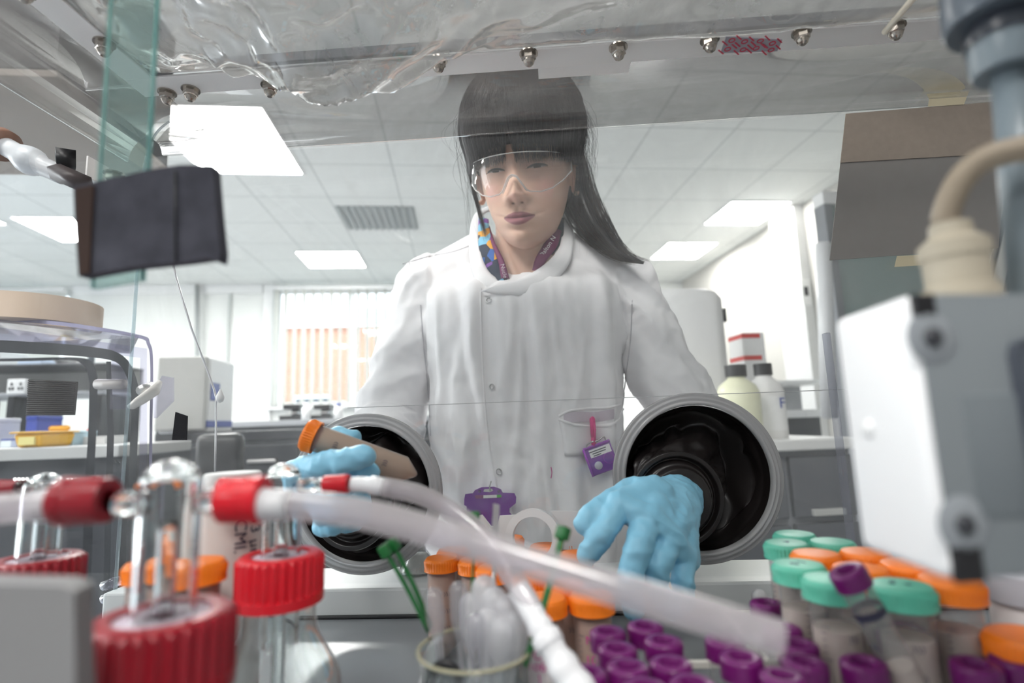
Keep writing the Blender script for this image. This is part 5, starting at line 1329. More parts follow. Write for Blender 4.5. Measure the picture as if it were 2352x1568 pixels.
# ---------------- screw cap tubes
def cap50(R=.0176, h=.0125, m=None, flat=True):
    bm = bmesh.new()
    lathe(bm, [(0, h), (R * .80, h), (R * .90, h - .0004), (R * .97, h - .0022), (R, h - .004), (R, .0018), (R * 1.02, .0012), (R * 1.02, 0), (R * .9, 0), (R * .9, h * .7), (0, h * .7)], 160, ribs=(40, .0007, .0019, h - .0023))
    return bm
def tube50_meshes(R, H, capm, recess, clear, contents, mark):
    """meshes of one kind of capped tube; origin at the cap rim, tube hangs down"""
    out = {}
    hc = .0125 if not recess else .0120
    if not recess: bm = cap50(R, hc)
    else:
        bm = bmesh.new()
        lathe(bm, [(0, hc - .0052), (R * .12, hc - .0040), (R * .26, hc - .0056), (R * .46, hc - .0050), (R * .52, hc - .0012), (R * .58, hc), (R * .86, hc), (R * .97, hc - .0010), (R, hc - .0026), (R, .0004), (R * .9, 0), (R * .9, hc * .45), (0, hc * .45)], 108, ribs=(36, .00025, .0006, hc - .003))
    me = bpy.data.meshes.new('cap'); bm.normal_update(); bm.to_mesh(me); bm.free(); me.materials.append(capm); me.polygons.foreach_set('use_smooth', [True] * len(me.polygons)); me.set_sharp_from_angle(angle=radians(40)); out['cap'] = me
    r = R * .83; b_ = -H + hc; cz = .014 if not recess else .018
    bm = newlathe([(r, .002), (r, b_ + cz), (r * .18, b_ + .001), (0, b_)], 40)
    me = bpy.data.meshes.new('tube_body'); bm.to_mesh(me); bm.free(); me.materials.append(clear); me.polygons.foreach_set('use_smooth', [True] * len(me.polygons)); out['tube_body'] = me
    if contents is not None:
        top = -.004 if contents[1] > .9 else b_ + (H - hc) * contents[1]
        bm = newlathe([(0, top), (r * .93, top), (r * .93, b_ + cz), (r * .15, b_ + .0018), (0, b_ + .0012)], 32)
        me = bpy.data.meshes.new('contents'); bm.to_mesh(me); bm.free(); me.materials.append(contents[0]); me.polygons.foreach_set('use_smooth', [True] * len(me.polygons)); me.set_sharp_from_angle(angle=radians(40)); out['contents'] = me
    bm = bmesh.new()
    for k in range(14):
        z = -.014 - k * (H - .045) / 14; w_ = .16 if k % 5 else .34
        pts = [(r * 1.012 * cos(a), r * 1.012 * sin(a), z) for a in np.linspace(-pi / 2 - .9, -pi / 2 - .9 + w_, 5)]
        tube(bm, pts, .00022, seg=4)
    for k in range(4):
        z = -.018 - k * .016
        for q in range(3):
            a0 = -pi / 2 + .15 + q * .16; tube(bm, [(r * 1.012 * cos(a0), r * 1.012 * sin(a0), z), (r * 1.012 * cos(a0 + .09), r * 1.012 * sin(a0 + .09), z - .002 - .001 * (q % 2)), (r * 1.012 * cos(a0 + .02), r * 1.012 * sin(a0 + .02), z - .004)], .00028, seg=4)
    me = bpy.data.meshes.new('scale_print'); bm.to_mesh(me); bm.free(); me.materials.append(mark); out['scale_print'] = me
    return out
def tube_thing(name, label, cat, group, loc, rot, ms, scale=1.0):
    t = thing(name, label, cat, loc, rot, group); t.scale = (scale,) * 3
    for k, me in ms.items():
        o = bpy.data.objects.new(k, me); C.objects.link(o); o.parent = t
    return t
TO = tube50_meshes(.0176, .098, M_orange, False, M_tubep, (M_slurry, .93), M_print)
TG = tube50_meshes(.0176, .098, M_green, False, M_tubec, (M_pale, .80), M_print)
TGO = tube50_meshes(.0176, .098, M_orange, False, M_tubec, (M_pale, .80), M_print)
TP = tube50_meshes(.0118, .094, M_purple, True, M_tubec, (M_pale, .35), M_print)
H50 = .0125
ZO = 1.066
def relax(cs, R, fixed=(), it=300, ymax=.676):
    """push circle centres apart until caps no longer intersect"""
    cs = [list(c) for c in cs]
    for _ in range(it):
        mv = 0
        for i in range(len(cs)):
            for j in list(range(i)) + [-1 - k for k in range(len(fixed))]:
                o_, rj_ = (cs[j], R) if j >= 0 else (fixed[-1 - j][:2], fixed[-1 - j][2])
                dx, dy = cs[i][0] - o_[0], cs[i][1] - o_[1]; d = max(sqrt(dx * dx + dy * dy), 1e-6); m_ = R + rj_ + .0009
                if d < m_:
                    k = (m_ - d) * (.5 if j >= 0 else 1.0) * .6; cs[i][0] += dx / d * k; cs[i][1] += dy / d * k * 1.2; mv += k
                    if j >= 0: cs[j][0] -= dx / d * k; cs[j][1] -= dy / d * k * 1.2
        for c in cs: c[1] = min(c[1], ymax)
        if mv < 1e-6: break
    return cs
bcx = PZ(1092, 1486, 1.070)
orange = [(1018, 1276, 'orange capped tube at the left front of the orange group'), (1038, 1262, 'orange capped tube peeping out behind the leftmost one'), (1093, 1284, 'orange capped tube behind the green cable tie and the pipettes'),
          (1170, 1230, 'orange capped tube farthest back, under the metal blade'), (1252, 1250, 'orange capped tube in front of the white ring'), (1310, 1238, 'orange capped tube touching the green cable tie head, back row'),
          (1322, 1268, 'orange capped tube beside the index finger'), (1222, 1318, 'orange capped tube under the crossing hoses'), (1300, 1340, 'orange capped tube just behind the front pair'),
          (1262, 1368, 'orange capped tube left of the one with magenta writing'), (1343, 1362, 'orange capped tube with magenta handwriting, front right of its group'), (1135, 1300, 'orange capped tube behind the soft white hose')]
ocs = relax([PZ(px, py, ZO)[:2] for px, py, _ in orange], .0181, [(bcx.x, bcx.y, .0345)])
for i, (px, py, lab) in enumerate(orange):
    p = Vector((*ocs[i], 0))
    t = tube_thing('orange_capped_tube', lab, 'tube', 'orange capped tubes standing in the chamber', (p.x, p.y, ZO - H50), (0, 0, random.uniform(-.5, .5)), TO)
    if i == 10:
        t.rotation_euler = (0, 0, 0)
        for (s_, z_, sz) in (('MT', -.016, .0085), ('101', -.030, .0095), ('C', -.041, .0075), ('7L', -.058, .0075)):
            text('handwriting', s_, sz, M_mag, t, Matrix.Translation((-.0012, -.0152, z_)) @ Matrix.Rotation(radians(90), 4, 'X'))
        obj('speck', newlathe([(0, .0004), (.0008, .0004), (.0008, 0)], 10, M=at((.5, -1, 0), (.0058, -.0135, -.020))), M_print, t)
ZG = 1.098
gs_ = [(1832, 1224, 'g', 'green capped tube at the back of the rack'), (1816, 1243, 'g', 'green capped tube at the left end of the rack'), (1907, 1243, 'g', 'green capped tube partly behind the grey unit, back row'),
       (1888, 1266, 'o', 'orange capped tube in the middle of the green capped ones'), (1855, 1293, 'g', 'green capped tube with marked lid, front left of the rack'), (1967, 1262, 'o', 'orange capped tube behind the tilted purple one'),
       (1985, 1298, 'o', 'orange capped tube right of the tilted purple one'), (1938, 1326, 'g', 'green capped tube behind the tilted tube'), (2060, 1296, 'o', 'orange capped tube under the lower edge of the grey unit'),
       (2056, 1330, 'g', 'green capped tube at the right front of the rack'), (2128, 1318, 'o', 'orange capped tube at the far right of the rack')]
gcs = relax([PZ(px, py, ZG)[:2] for px, py, *_ in gs_], .0176)
for i, (px, py, k, lab) in enumerate(gs_):
    p = Vector((*gcs[i], 0))
    t = tube_thing('green_capped_tube' if k == 'g' else 'orange_capped_tube', lab, 'tube', 'tubes in the rack at right', (p.x, p.y, ZG - H50), (0, 0, random.uniform(-.6, .6)), TG if k == 'g' else TGO, .97)
    if i in (1, 4, 9): text('lid_writing', ['4', '0 1', '5 +'][[1, 4, 9].index(i)], .010, M_print, t, Matrix.Translation((0, 0, .0126)))
# low rack that carries the green capped tubes
p0 = PZ(1775, 1340, 1.02); xs = [Vector((*c, 0)) for c in gcs]
cx0 = min(v.x for v in xs) - .022; cx1 = max(v.x for v in xs) + .022; cy0 = min(v.y for v in xs) - .022; cy1 = max(v.y for v in xs) + .022
rk = thing('tube_rack', 'pale tube rack carrying the green and orange capped tubes', 'rack', ((cx0 + cx1) / 2, (cy0 + cy1) / 2, FZ_))
hx, hy = (cx1 - cx0) / 2, (cy1 - cy0) / 2
obj('base', newbox((-hx, -hy, 0), (hx, hy, .030), .002), M_cream, rk, smooth=False)
for z in (.055,):
    bm = bmesh.new()
    for y in (-hy, hy - .003): box(bm, (-hx, y, z), (hx, y + .003, z + .004), .0006)
    for x in (-hx, hx - .003): box(bm, (x, -hy + .003, z), (x + .003, hy - .003, z + .004), .0006)
    obj('rim', bm, M_cream, rk, smooth=False)
for sx in (-1, 1):
    for sy in (-1, 1): obj('post', newbox((sx * (hx - .002) - .002, sy * (hy - .002) - .002, .030), (sx * (hx - .002) + .002, sy * (hy - .002) + .002, .0549)), M_cream, rk, smooth=False)

purple = [(1396, 1447, 'purple capped tube at the back left of the group'), (1481, 1434, 'purple capped tube below the fingertips'), (1523, 1468, 'purple capped tube right of the one below the fingertips'), (1418, 1487, 'purple capped tube, second from the left'),
          (1447, 1530, 'purple capped tube, front of the left cluster'), (1529, 1520, 'purple capped tube in the middle of the left cluster'), (1484, 1568, 'purple capped tube cut by the bottom edge, left cluster'), (1582, 1566, 'purple capped tube cut by the bottom edge near the hose'),
          (1697, 1500, 'purple capped tube under the open end of the hose'), (1668, 1470, 'purple capped tube hidden behind the hose end'), (1800, 1396, 'purple capped tube in the back row right of the hose end'), (1849, 1430, 'purple capped tube, second back of the right column'),
          (1874, 1467, 'purple capped tube, third of the column right of the hose'), (1845, 1512, 'purple capped tube left of the gap, front of the column'), (1798, 1548, 'purple capped tube cut by the bottom edge right of the hose'), (1983, 1517, 'purple capped tube standing alone before the tilted tube'),
          (2068, 1447, 'purple capped tube touching the tilted tube'), (2144, 1444, 'purple capped tube at the back of the right cluster'), (2164, 1494, 'purple capped tube in the front of the right cluster'), (2256, 1490, 'purple capped tube farthest right'), (1352, 1540, 'purple capped tube partly behind the white hose joint')]
pcs = relax([PZ(px, py, 1.064 if i < 21 else 1.09)[:2] for i, (px, py, _) in enumerate(purple)], .0121, [(c[0], c[1], .018) for c in ocs + gcs])
for i, (px, py, lab) in enumerate(purple):
    ZP = 1.064 if i < 21 else 1.09
    p = Vector((*pcs[i], 0))
    tube_thing('purple_capped_tube', lab, 'tube', 'purple capped tubes at the front', (p.x, p.y, ZP - .012), (radians(random.uniform(-1.5, 1.5)), radians(random.uniform(-1.5, 1.5)), random.uniform(0, 6)), TP)
# tilted purple tube leaning among the others
p = P(1938, 1300, .335); q = P(2050, 1500, .335) ; ax = (p - q).normalized()
t = tube_thing('purple_capped_tube', 'tilted purple capped tube leaning to the left above the others', 'tube', 'purple capped tubes at the front', (0, 0, 0), (0, 0, 0), TP, .85)
M = at(ax, p - ax * .012) @ Matrix.Scale(.85, 4); t.matrix_world = M
obj('ink_band', newlathe([(.0101, -.014), (.0101, -.019)], 32), mat('ink_dark', (0.03, 0.03, 0.06), 0.5), t)
# large orange lid and a hazy lid at the right edge
p = PZ(2352, 1450, 1.075); t = tube_thing('orange_capped_tube', 'large blurred orange capped tube at the right edge', 'tube', None, (p.x, p.y, 1.06), (0, 0, 0), TO, 1.1)
p = P(2325, 1400, .40)
t = thing('frosted_jar', 'frosted pale jar behind the right edge orange lid', 'jar', (p.x + .01, p.y, FZ_))
obj('body', newlathe([(0, 0), (.019, 0), (.020, .003), (.020, .098), (.017, .102)], 36), mat('frosted', (0.62, 0.58, 0.58), 0.5), t); obj('lid', newlathe([(.0, .122), (.020, .122), (.0215, .120), (.0215, .103), (.0, .103)], 36), mat('grey_lid', (0.42, 0.42, 0.46), 0.4), t, smooth='auto')
# white rack bars among the purple tubes
a = PZ(1575, 1520, 1.035); b = PZ(2230, 1480, 1.035)
rk2 = thing('tube_stand', 'low cream wire stand between the purple capped tubes', 'rack', (0, 0, 0))
fx0, fx1 = PZ(1380, 1500, 1.0).x - .01, PZ(2290, 1500, 1.0).x + .02
for yy in (PZ(1640, 1527, 1.03).y, PZ(2010, 1468, 1.045).y):
    obj('bar', newbox((fx0 + .04, yy - .0015, 1.028), (fx1, yy + .0015, 1.033), .0008), M_cream, rk2, smooth=False)
    for x in (fx0 + .042, fx1 - .002): obj('leg', newbox((x - .002, yy - .0015, FZ_ + .0005), (x + .002, yy + .0015, 1.0279)), M_cream, rk2, smooth=False)

# held tube
a = P(728, 1006, .505); b = P(980, 1098, .525); ax = (a - b).normalized()
TH = tube50_meshes(.0150, .112, M_orange, False, M_tubep, (mat('tan_sediment', (0.55, 0.44, 0.33), .8), .93), M_print)
t = tube_thing('orange_capped_tube', 'large orange capped tube of beige sediment held in the gloved hand', 'tube', None, (0, 0, 0), (0, 0, 0), TH)
t.matrix_world = at(ax, a) @ Matrix.Rotation(radians(75), 4, 'Z')

# ---------------- gas washing bottles: red cap, glass bottle, head with side arms
def ribcap(R, h, hole, m=M_redc, nr=30):
    bm = bmesh.new()
    lathe(bm, [(hole, h * .93), (hole + .0012, h), (R * .90, h), (R * .97, h - .0012), (R, h - .003), (R, h * .22), (R * 1.035, h * .20), (R * 1.045, h * .1), (R * 1.035, 0), (R * .9, 0), (R * .9, h * .85), (hole, h * .85)], 240, close=True, ribs=(nr, .0011, h * .21, h - .0025))
    return bm
M_bot = thin('bottle_glass_wall', (0.90, 0.93, 0.93), ior=1.75, haze=0.015, rough=0.01, gloss=2.2)
def wash_bottle(loc_px, ztop, R, label, arms, head_r=.0128, head_h=.068, liquid=True, capm=M_redc, neckscale=1.0):
    p = PZ(loc_px[0], loc_px[1], ztop); hc = R * 1.15
    t = thing('wash_bottle', label, 'bottle', (p.x, p.y, FZ_)); H = ztop - FZ_
    zc = H - hc
    obj('red_cap', ribcap(R, hc, R * .66, capm), capm, t, smooth='auto', loc=(0, 0, zc))
    obj('septum', newlathe([(.0050, hc * .955), (R * .655, hc * .955), (R * .655, hc * .86), (.0050, hc * .86)], 48, close=True), M_sept, t, loc=(0, 0, zc))
    rn = R * .86; rb = R * 1.50
    prof = [(rn * .92, H - .004), (rn, H - .004), (rn, zc - .008)]
    for k in range(9):
        u = k / 8; prof.append((rn + (rb - rn) * (0.5 - .5 * cos(pi * u)) , zc - .010 - .045 * u))
    prof += [(rb, .008), (rb * .96, .002), (0, .001)]
    obj('bottle_body', newlathe(prof, 64), M_bot, t)
    # glass head: domed outer tube, inner tube
    ro_, zt = head_r, H + head_h
    prof = [(ro_, H - .055)] + [(ro_, H + .001)] + [(ro_, zt - ro_ * 1.1)] + [(ro_ * (1.0 if k == 0 else cos(pi / 2 * k / 8)), zt - ro_ + ro_ * sin(pi / 2 * k / 8)) for k in range(1, 9)]
    prof[-1] = (0, zt); inner = [(max(r - .0016, 0), z - (.0016 if r < ro_ * .9 else 0)) for r, z in prof][::-1]
    obj('glass_head', newlathe(prof + inner, 48), M_gl, t)
    obj('inner_tube', newlathe([(.0042, -.03 + H - .07), (.0042, H + head_h * .55), (.0030, H + head_h * .60), (.0022, H + head_h * .60), (.0030, H + head_h * .52), (.0030, -.03 + H - .07)], 24), M_gl, t)
    return t, p, H
def side_arm(t, p, H, z, d, L0, L1, rr=.0050):
    """glass side arm, screw cap and hose nipple, direction d in world"""
    d = Vector(d).normalized(); o = Vector((0, 0, z - FZ_))
    obj('side_arm', newtube([o + d * L0, o + d * L1], rr, seg=24), M_gl, t)
    bm = bmesh.new(); 
    for k in range(4): 
        c = o + d * (L1 - .012 + .003 * k); lathe(bm, [(rr, -.0006), (rr + .0008, 0), (rr, .0006)], 24, M=at(d, c))
    obj('glass_thread', bm, M_glt, t)
    return o
def screw_cap(t, c, d, R, L, m=M_redc):
    bm = bmesh.new(); lathe(bm, [(R * .5, 0), (R * .95, 0), (R, L * .05), (R, L * .72), (R * 1.05, L * .74), (R * 1.08, L * .95), (R * 1.02, L), (R * .5, L)], 120, M=at(d, c), close=True, ribs=(24, R * .028, L * .06, L * .72))
    return obj('arm_cap', bm, m, t, smooth='auto')
M_redd = mat('red_plastic_dark', (0.27, 0.006, 0.016), 0.33)
# nearest bottle
t1, p1, H1 = wash_bottle((376, 1405), 1.123, .0285, 'wash bottle with the largest red cap, nearest to the camera', None, .0128, .066, capm=M_redd)
zr = P(555, 1150, p1.y).z
side_arm(t1, p1, H1, zr, (1, 0.05, 0), .0125, .030); screw_cap(t1, P(510, 1150, p1.y) - Vector((p1.x, p1.y, FZ_)), (1, .06, 0), .0098, .0190)
side_arm(t1, p1, H1, zr, (-1, -0.02, 0), .0125, .026); screw_cap(t1, P(250, 1148, p1.y - .004) - Vector((p1.x, p1.y, FZ_)), (-1, -.05, .0), .0100, .0215, M_redd)
# second bottle
t2, p2, H2 = wash_bottle((645, 1270), 1.121, .0262, 'wash bottle with bright red cap right of the nearest one', None, .0120, .058)
zr2 = P(780, 1112, p2.y).z
side_arm(t2, p2, H2, zr2, (1, 0, 0), .0118, .030, .0045); screw_cap(t2, P(745, 1112, p2.y) - Vector((p2.x, p2.y, FZ_)), (1, 0, 0), .0058, .0165)
side_arm(t2, p2, H2, zr2, (-1, 0, 0), .0118, .026, .0045); screw_cap(t2, P(560, 1118, p2.y) - Vector((p2.x, p2.y, FZ_)), (-1, 0, 0), .0062, .0165)
# third bottle, far left
t3, p3, H3 = wash_bottle((88, 1278), 1.121, .0262, 'wash bottle with dark red cap at the left edge', None, .0125, .056, capm=M_redd)
zr3 = P(215, 1112, p3.y).z
side_arm(t3, p3, H3, zr3, (1, 0, 0), .0123, .028, .0045); screw_cap(t3, P(168, 1118, p3.y) - Vector((p3.x, p3.y, FZ_)), (1, .02, 0), .0066, .0175, M_redd)
side_arm(t3, p3, H3, zr3, (-1, 0, 0), .0123, .026, .0045); screw_cap(t3, P(45, 1122, p3.y) - Vector((p3.x, p3.y, FZ_)), (-1, 0, 0), .0062, .0165, M_redd)

# ---------------- hoses
M_hose = thin('silicone_hose', (0.88, 0.87, 0.89), ior=1.5, haze=0.32, hazecol=(0.95, 0.90, 0.90), rough=0.12, gloss=2.2)
M_hosei = thin('silicone_bore', (0.90, 0.88, 0.91), ior=1.3, haze=0.08, hazecol=(0.70, 0.66, 0.74), rough=0.1, gloss=1.5)
M_joint = mat('white_joint', (0.82, 0.82, 0.84), 0.35)
M_nip = mat('nipple_white', (0.78, 0.78, 0.80), 0.3, trans=0.2)
def hose(label, pts, r, name='hose', n=60, openend=True):
    t = thing(name, label, 'hose', (0, 0, 0)); ps = catmull([tuple(P(*q)) for q in pts], n)
    bm = bmesh.new(); tube(bm, ps, r, seg=28, cap=False); o = obj('outer_wall', bm, M_hose, t)
    bm = bmesh.new(); tube(bm, ps, r * .62, seg=20, cap=False); obj('bore', bm, M_hosei, t)
    v = [Vector(q) for q in ps]
    for (e, f) in ((v[0], v[1]), (v[-1], v[-2])):
        bm = bmesh.new(); lathe(bm, [(r * .62, 0), (r, 0)], 28, M=at(e - f, e)); obj('cut_end', bm, M_hose, t)
    return t
yA = p1.y
hose('thick translucent hose running from the nearest bottle to its open end over the purple caps', [(600, 1158, yA + .002), (680, 1160, yA + .002), (790, 1172, yA), (900, 1195, yA - .002), (1050, 1238, yA - .006), (1250, 1300, yA - .012), (1480, 1372, yA - .018), (1680, 1432, yA - .022), (1795, 1468, yA - .025)], .0066)
obj('nipple', newtube([q_ - Vector((p1.x, p1.y, FZ_)) for q_ in (P(590, 1158, yA), P(605, 1158, yA), P(640, 1160, yA), P(665, 1160, yA))], [.0078, .0072, .0064, .0058], seg=28), M_nip, t1)
hose('thick translucent hose entering from the left edge to the dark red arm cap', [(-90, 1180, yA - .02), (20, 1166, yA - .012), (110, 1160, yA - .008), (160, 1160, yA - .004)], .0066)
obj('nipple', newtube([q_ - Vector((p1.x, p1.y, FZ_)) for q_ in (P(80, 1162, yA - .008), P(100, 1161, yA - .007), P(155, 1158, yA - .004))], [.0066, .0072, .0070], seg=28), M_nip, t1)
yB = p2.y
hose('thinner translucent hose curving from the second bottle to the white wrapped joint', [(880, 1118, yB), (960, 1135, yB), (1040, 1175, yB - .005), (1110, 1232, yB - .012), (1165, 1310, yB - .022), (1200, 1360, yB - .03), (1225, 1400, yB - .035)], .0062)
obj('nipple', newtube([q_ - Vector((p2.x, p2.y, FZ_)) for q_ in (P(808, 1112, yB), P(830, 1112, yB), P(850, 1114, yB), P(852, 1114, yB), P(870, 1116, yB), P(890, 1120, yB))], [.0048, .0050, .0050, .0062, .0060, .0052], seg=24), M_joint, t2)
t = thing('white_wrapped_joint', 'white wrapped hose joint leaning down to the bottom edge', 'hose joint', (0, 0, 0))
js = catmull([tuple(P(*q)) for q in ((1192, 1352, yB - .026), (1225, 1410, yB - .036), (1258, 1470, yB - .044), (1300, 1540, yB - .050), (1350, 1620, yB - .055))], 30)
obj('wrap', newtube(js, [.0066 + .0006 * sin(k * 1.3) * (k > 8) + .0035 * max(0, (k - 14) / 15) for k in range(30)], seg=28), M_joint, t)
obj('tape_end', newtube(js[13:17], .0083, seg=28), M_joint, t)
# orange strip seen through the nearest dome
t = thing('orange_clip', 'bent orange clip standing behind the nearest glass dome', 'clip', (0, 0, 0))
obj('strip', newtube(catmull([tuple(P(*q, .30)) for q in ((322, 1118), (345, 1100), (365, 1082), (385, 1072), (400, 1078), (412, 1098), (420, 1120))], 20), .0042, seg=10, flat=.5), M_orange, t)

# ---------------- beaker with cable ties and pipettes
bc = PZ(1092, 1486, 1.070); RB = .0335
bk = thing('glass_beaker', 'glass beaker holding cable ties and plastic pipettes', 'beaker', (bc.x, bc.y, FZ_)); HB = 1.070 - FZ_
obj('glass', newlathe([(0, .002), (RB * .92, .002), (RB * .97, .008), (RB * .97, HB - .006), (RB, HB - .001), (RB * 1.02, HB), (RB * .985, HB), (RB * .94, HB - .006), (RB * .94, .008), (0, .005)], 72), M_bot, bk)
obj('rim', newtube([(RB * 1.0 * cos(a), RB * 1.0 * sin(a), HB) for a in np.linspace(0, 2 * pi, 60)], .0011, seg=8, cap=False), mat('rim_glass', (0.55, 0.52, 0.36), 0.15, trans=0.4), bk)
M_tie = mat('tie_green', (0.012, 0.13, 0.03), 0.4)
def tie(label, head, tip, Yh, Yt, wd=.0026):
    t = thing('cable_tie', label, 'cable tie', (0, 0, 0), group='green cable ties in the beaker')
    a, b = P(*head, Yh), P(*tip, Yt); d = (b - a).normalized()
    m_ = a.lerp(b, .5) + Vector((.001, 0, 0))
    obj('strap', newtube(catmull([tuple(a), tuple(m_), tuple(b)], 10), wd, seg=8, flat=.45), M_tie, t)
    obj('head', newbox((-.0040, -.0030, -.0035), (.0040, .0030, .0045), .0008, M=at(-d, a)), M_tie, t, smooth='auto')
    obj('slot', newbox((-.0018, -.0034, -.0012), (.0018, -.0031, .0018), 0, M=at(-d, a)), M_black, t, smooth=False)
by = bc.y
tie('green cable tie at the far left of the beaker', (886, 1266), (985, 1450), by + .012, by + .012, .0027)
tie('green cable tie leaning just right of the leftmost one', (905, 1252), (990, 1440), by + .022, by + .018, .0027)
tie('upright green cable tie standing behind the pipettes', (1087, 1190), (1080, 1400), by + .03, by + .02, .0018)
tie('green cable tie with its head in front of the orange caps', (1292, 1226), (1205, 1530), by + .014, by - .012, .0026)
mt_ = thing('metal_blade', 'narrow grey metal spatula blade standing upright behind the hose', 'spatula', (0, 0, 0))
cs = [P(px, py, by + .05) for px, py in ((1128, 1250), (1144, 1250), (1147, 1160), (1133, 1156))]
bm = bmesh.new(); slab(bm, cs, (0, 1, 0), .0012); obj('blade', bm, M_steel, mt_, smooth=False)
obj('shaft', newtube([P(1136, 1248, by + .051), P(1130, 1500, by + .02)], .0014), M_steel, mt_)
M_pip = thin('pipette_plastic', (0.86, 0.86, 0.87), ior=1.5, haze=0.60, hazecol=(0.92, 0.92, 0.94), rough=0.15, gloss=1.5)
pipp = [(996, 1350, 22, 1560, .012), (1053, 1336, 21, 1560, .016), (1094, 1408, 23, 1600, -.006), (1112, 1322, 30, 1560, .020), (1135, 1350, 30, 1580, .010), (1165, 1368, 30, 1590, .006), (1190, 1400, 26, 1590, .000), (1122, 1400, 27, 1600, -.002), (1155, 1420, 28, 1600, -.006), (1080, 1362, 24, 1580, .018)]
for i, (px, py, wpx, yb, dy) in enumerate(pipp):
    a = P(px, py + wpx, by + dy); b = P(px * .8 + 1095 * .2, yb, by + dy * .5); r = wpx / FPX * by
    t = thing('plastic_pipette', ['clear round ended pipette bulb, leftmost in the beaker', 'clear round ended pipette bulb, second from the left in the beaker', 'milky pipette bulb at the front of the beaker'][min(i, 2)] if i < 3 else 'milky pipette bulb in the white bundle in the beaker', 'pipette', (0, 0, 0), group='plastic pipettes in the beaker')
    d = (b - a); L = d.length; prof = [(r * cos(pi / 2 * k / 8), -r * sin(pi / 2 * k / 8)) for k in range(8, -1, -1)] + [(r * .98, L * .30), (r * .45, L * .55), (r * .3, L * .97)]
    prof[0] = (0, -r)
    obj('bulb', newlathe(prof, 28, M=at(d, a)), M_pip if i > 2 else thin('pipette_clear', (0.88, 0.88, 0.90), ior=1.5, haze=0.20, hazecol=(0.85, 0.83, 0.86), rough=0.08, gloss=2.0), t)
t = thing('black_ring_tool', 'black rubber loop inside the beaker near the bottom edge', 'tool', (0, 0, 0))
obj('loop', newtube([P(1022 + 34 * cos(a), 1578 + 55 * sin(a), by - .012) for a in np.linspace(0, 2 * pi, 30)], .0028, seg=10, cap=False), M_black, t)
# white block behind beaker (holder) at left
t = thing('white_holder', 'white folded plastic holder standing left behind the beaker', 'holder', (0, 0, 0))
cs = [P(px, py, by + .035) for px, py in ((962, 1570), (1010, 1570), (1004, 1478), (990, 1478), (968, 1515))]
bm = bmesh.new(); slab(bm, cs, (0, 1, 0), .02); obj('panel', bm, M_wpl, t, smooth=False)
# magenta marked white tube beside the joint
t = thing('marked_white_tube', 'slim white tube with magenta handwriting beside the wrapped joint', 'tube', (0, 0, 0))
a = P(1238, 1450, by + .03); b = P(1250, 1640, by + .03)
obj('body', newtube([a, b], .0095, seg=28), mat('frost_white', (0.75, 0.70, 0.70), 0.4), t)
for (s_, px, py) in (('O', 1236, 1505), ('o', 1232, 1530), ('6', 1247, 1532), ('1', 1240, 1562)): ptext(s_, px, py, by + .019, .008, radians(10), M_mag, t, 'handwriting', .0)

# ---------------- white jar with handwriting, ring and plates at the back, conical flask
Yj = .40; a = P(527, 1085, Yj); a = Vector((P(530, 1230, Yj).x, Yj, a.z)); rj = 58 / FPX * Yj * 1.05
jr = thing('white_jar', 'white plastic jar with ribbed lid and sideways handwriting', 'jar', (a.x, a.y + .0, FZ_)); HJ = a.z - FZ_
obj('body', newlathe([(0, 0), (rj * 1.08, 0), (rj * 1.12, .004), (rj * 1.12, HJ - .026), (rj * .95, HJ - .014), (rj * .9, HJ - .012)], 56), mat('jar_white', (0.70, 0.67, 0.64), 0.45), jr, smooth='auto')
bm = bmesh.new(); lathe(bm, [(0, HJ), (rj * .95, HJ), (rj, HJ - .0015), (rj, HJ - .013), (rj * .9, HJ - .013)], 180, ribs=(60, .0003, HJ - .0131, HJ - .0016)); obj('lid', bm, mat('lid_clear', (0.80, 0.80, 0.78), 0.35), jr, smooth='auto')
for s_, px, py, sz in (('53 µm', 584, 1236, .0120), ('CMI.', 551, 1232, .0115)):
    d_ = ray(px, py); A_ = d_.x ** 2 + d_.y ** 2; B_ = -2 * (d_.x * a.x + d_.y * a.y); C_ = a.x ** 2 + a.y ** 2 - (rj * 1.125) ** 2
    k_ = (-B_ - sqrt(max(B_ * B_ - 4 * A_ * C_, 0))) / (2 * A_); p_ = d_ * k_ + Vector((0, 0, CAMZ))
    nn_ = Vector((p_.x - a.x, p_.y - a.y, 0)).normalized(); up_t = Vector((0, 0, -1)); M_ = Matrix((up_t, nn_.cross(up_t), nn_)).transposed().to_4x4(); M_.translation = p_ - Vector((a.x, a.y, FZ_)) + nn_ * .0004
    text('handwriting', s_, sz, M_print, jr, M_)
t = tube_thing('orange_capped_tube', 'orange capped tube between the red capped bottles, below the white jar', 'tube', None, tuple(P(448, 1335, .345)), (0, 0, 0), TO, 1.0)
t = tube_thing('orange_capped_tube', 'orange capped tube seen through the nearest glass head', 'tube', None, tuple(P(345, 1330, .355)), (0, 0, 0), TO, .9)
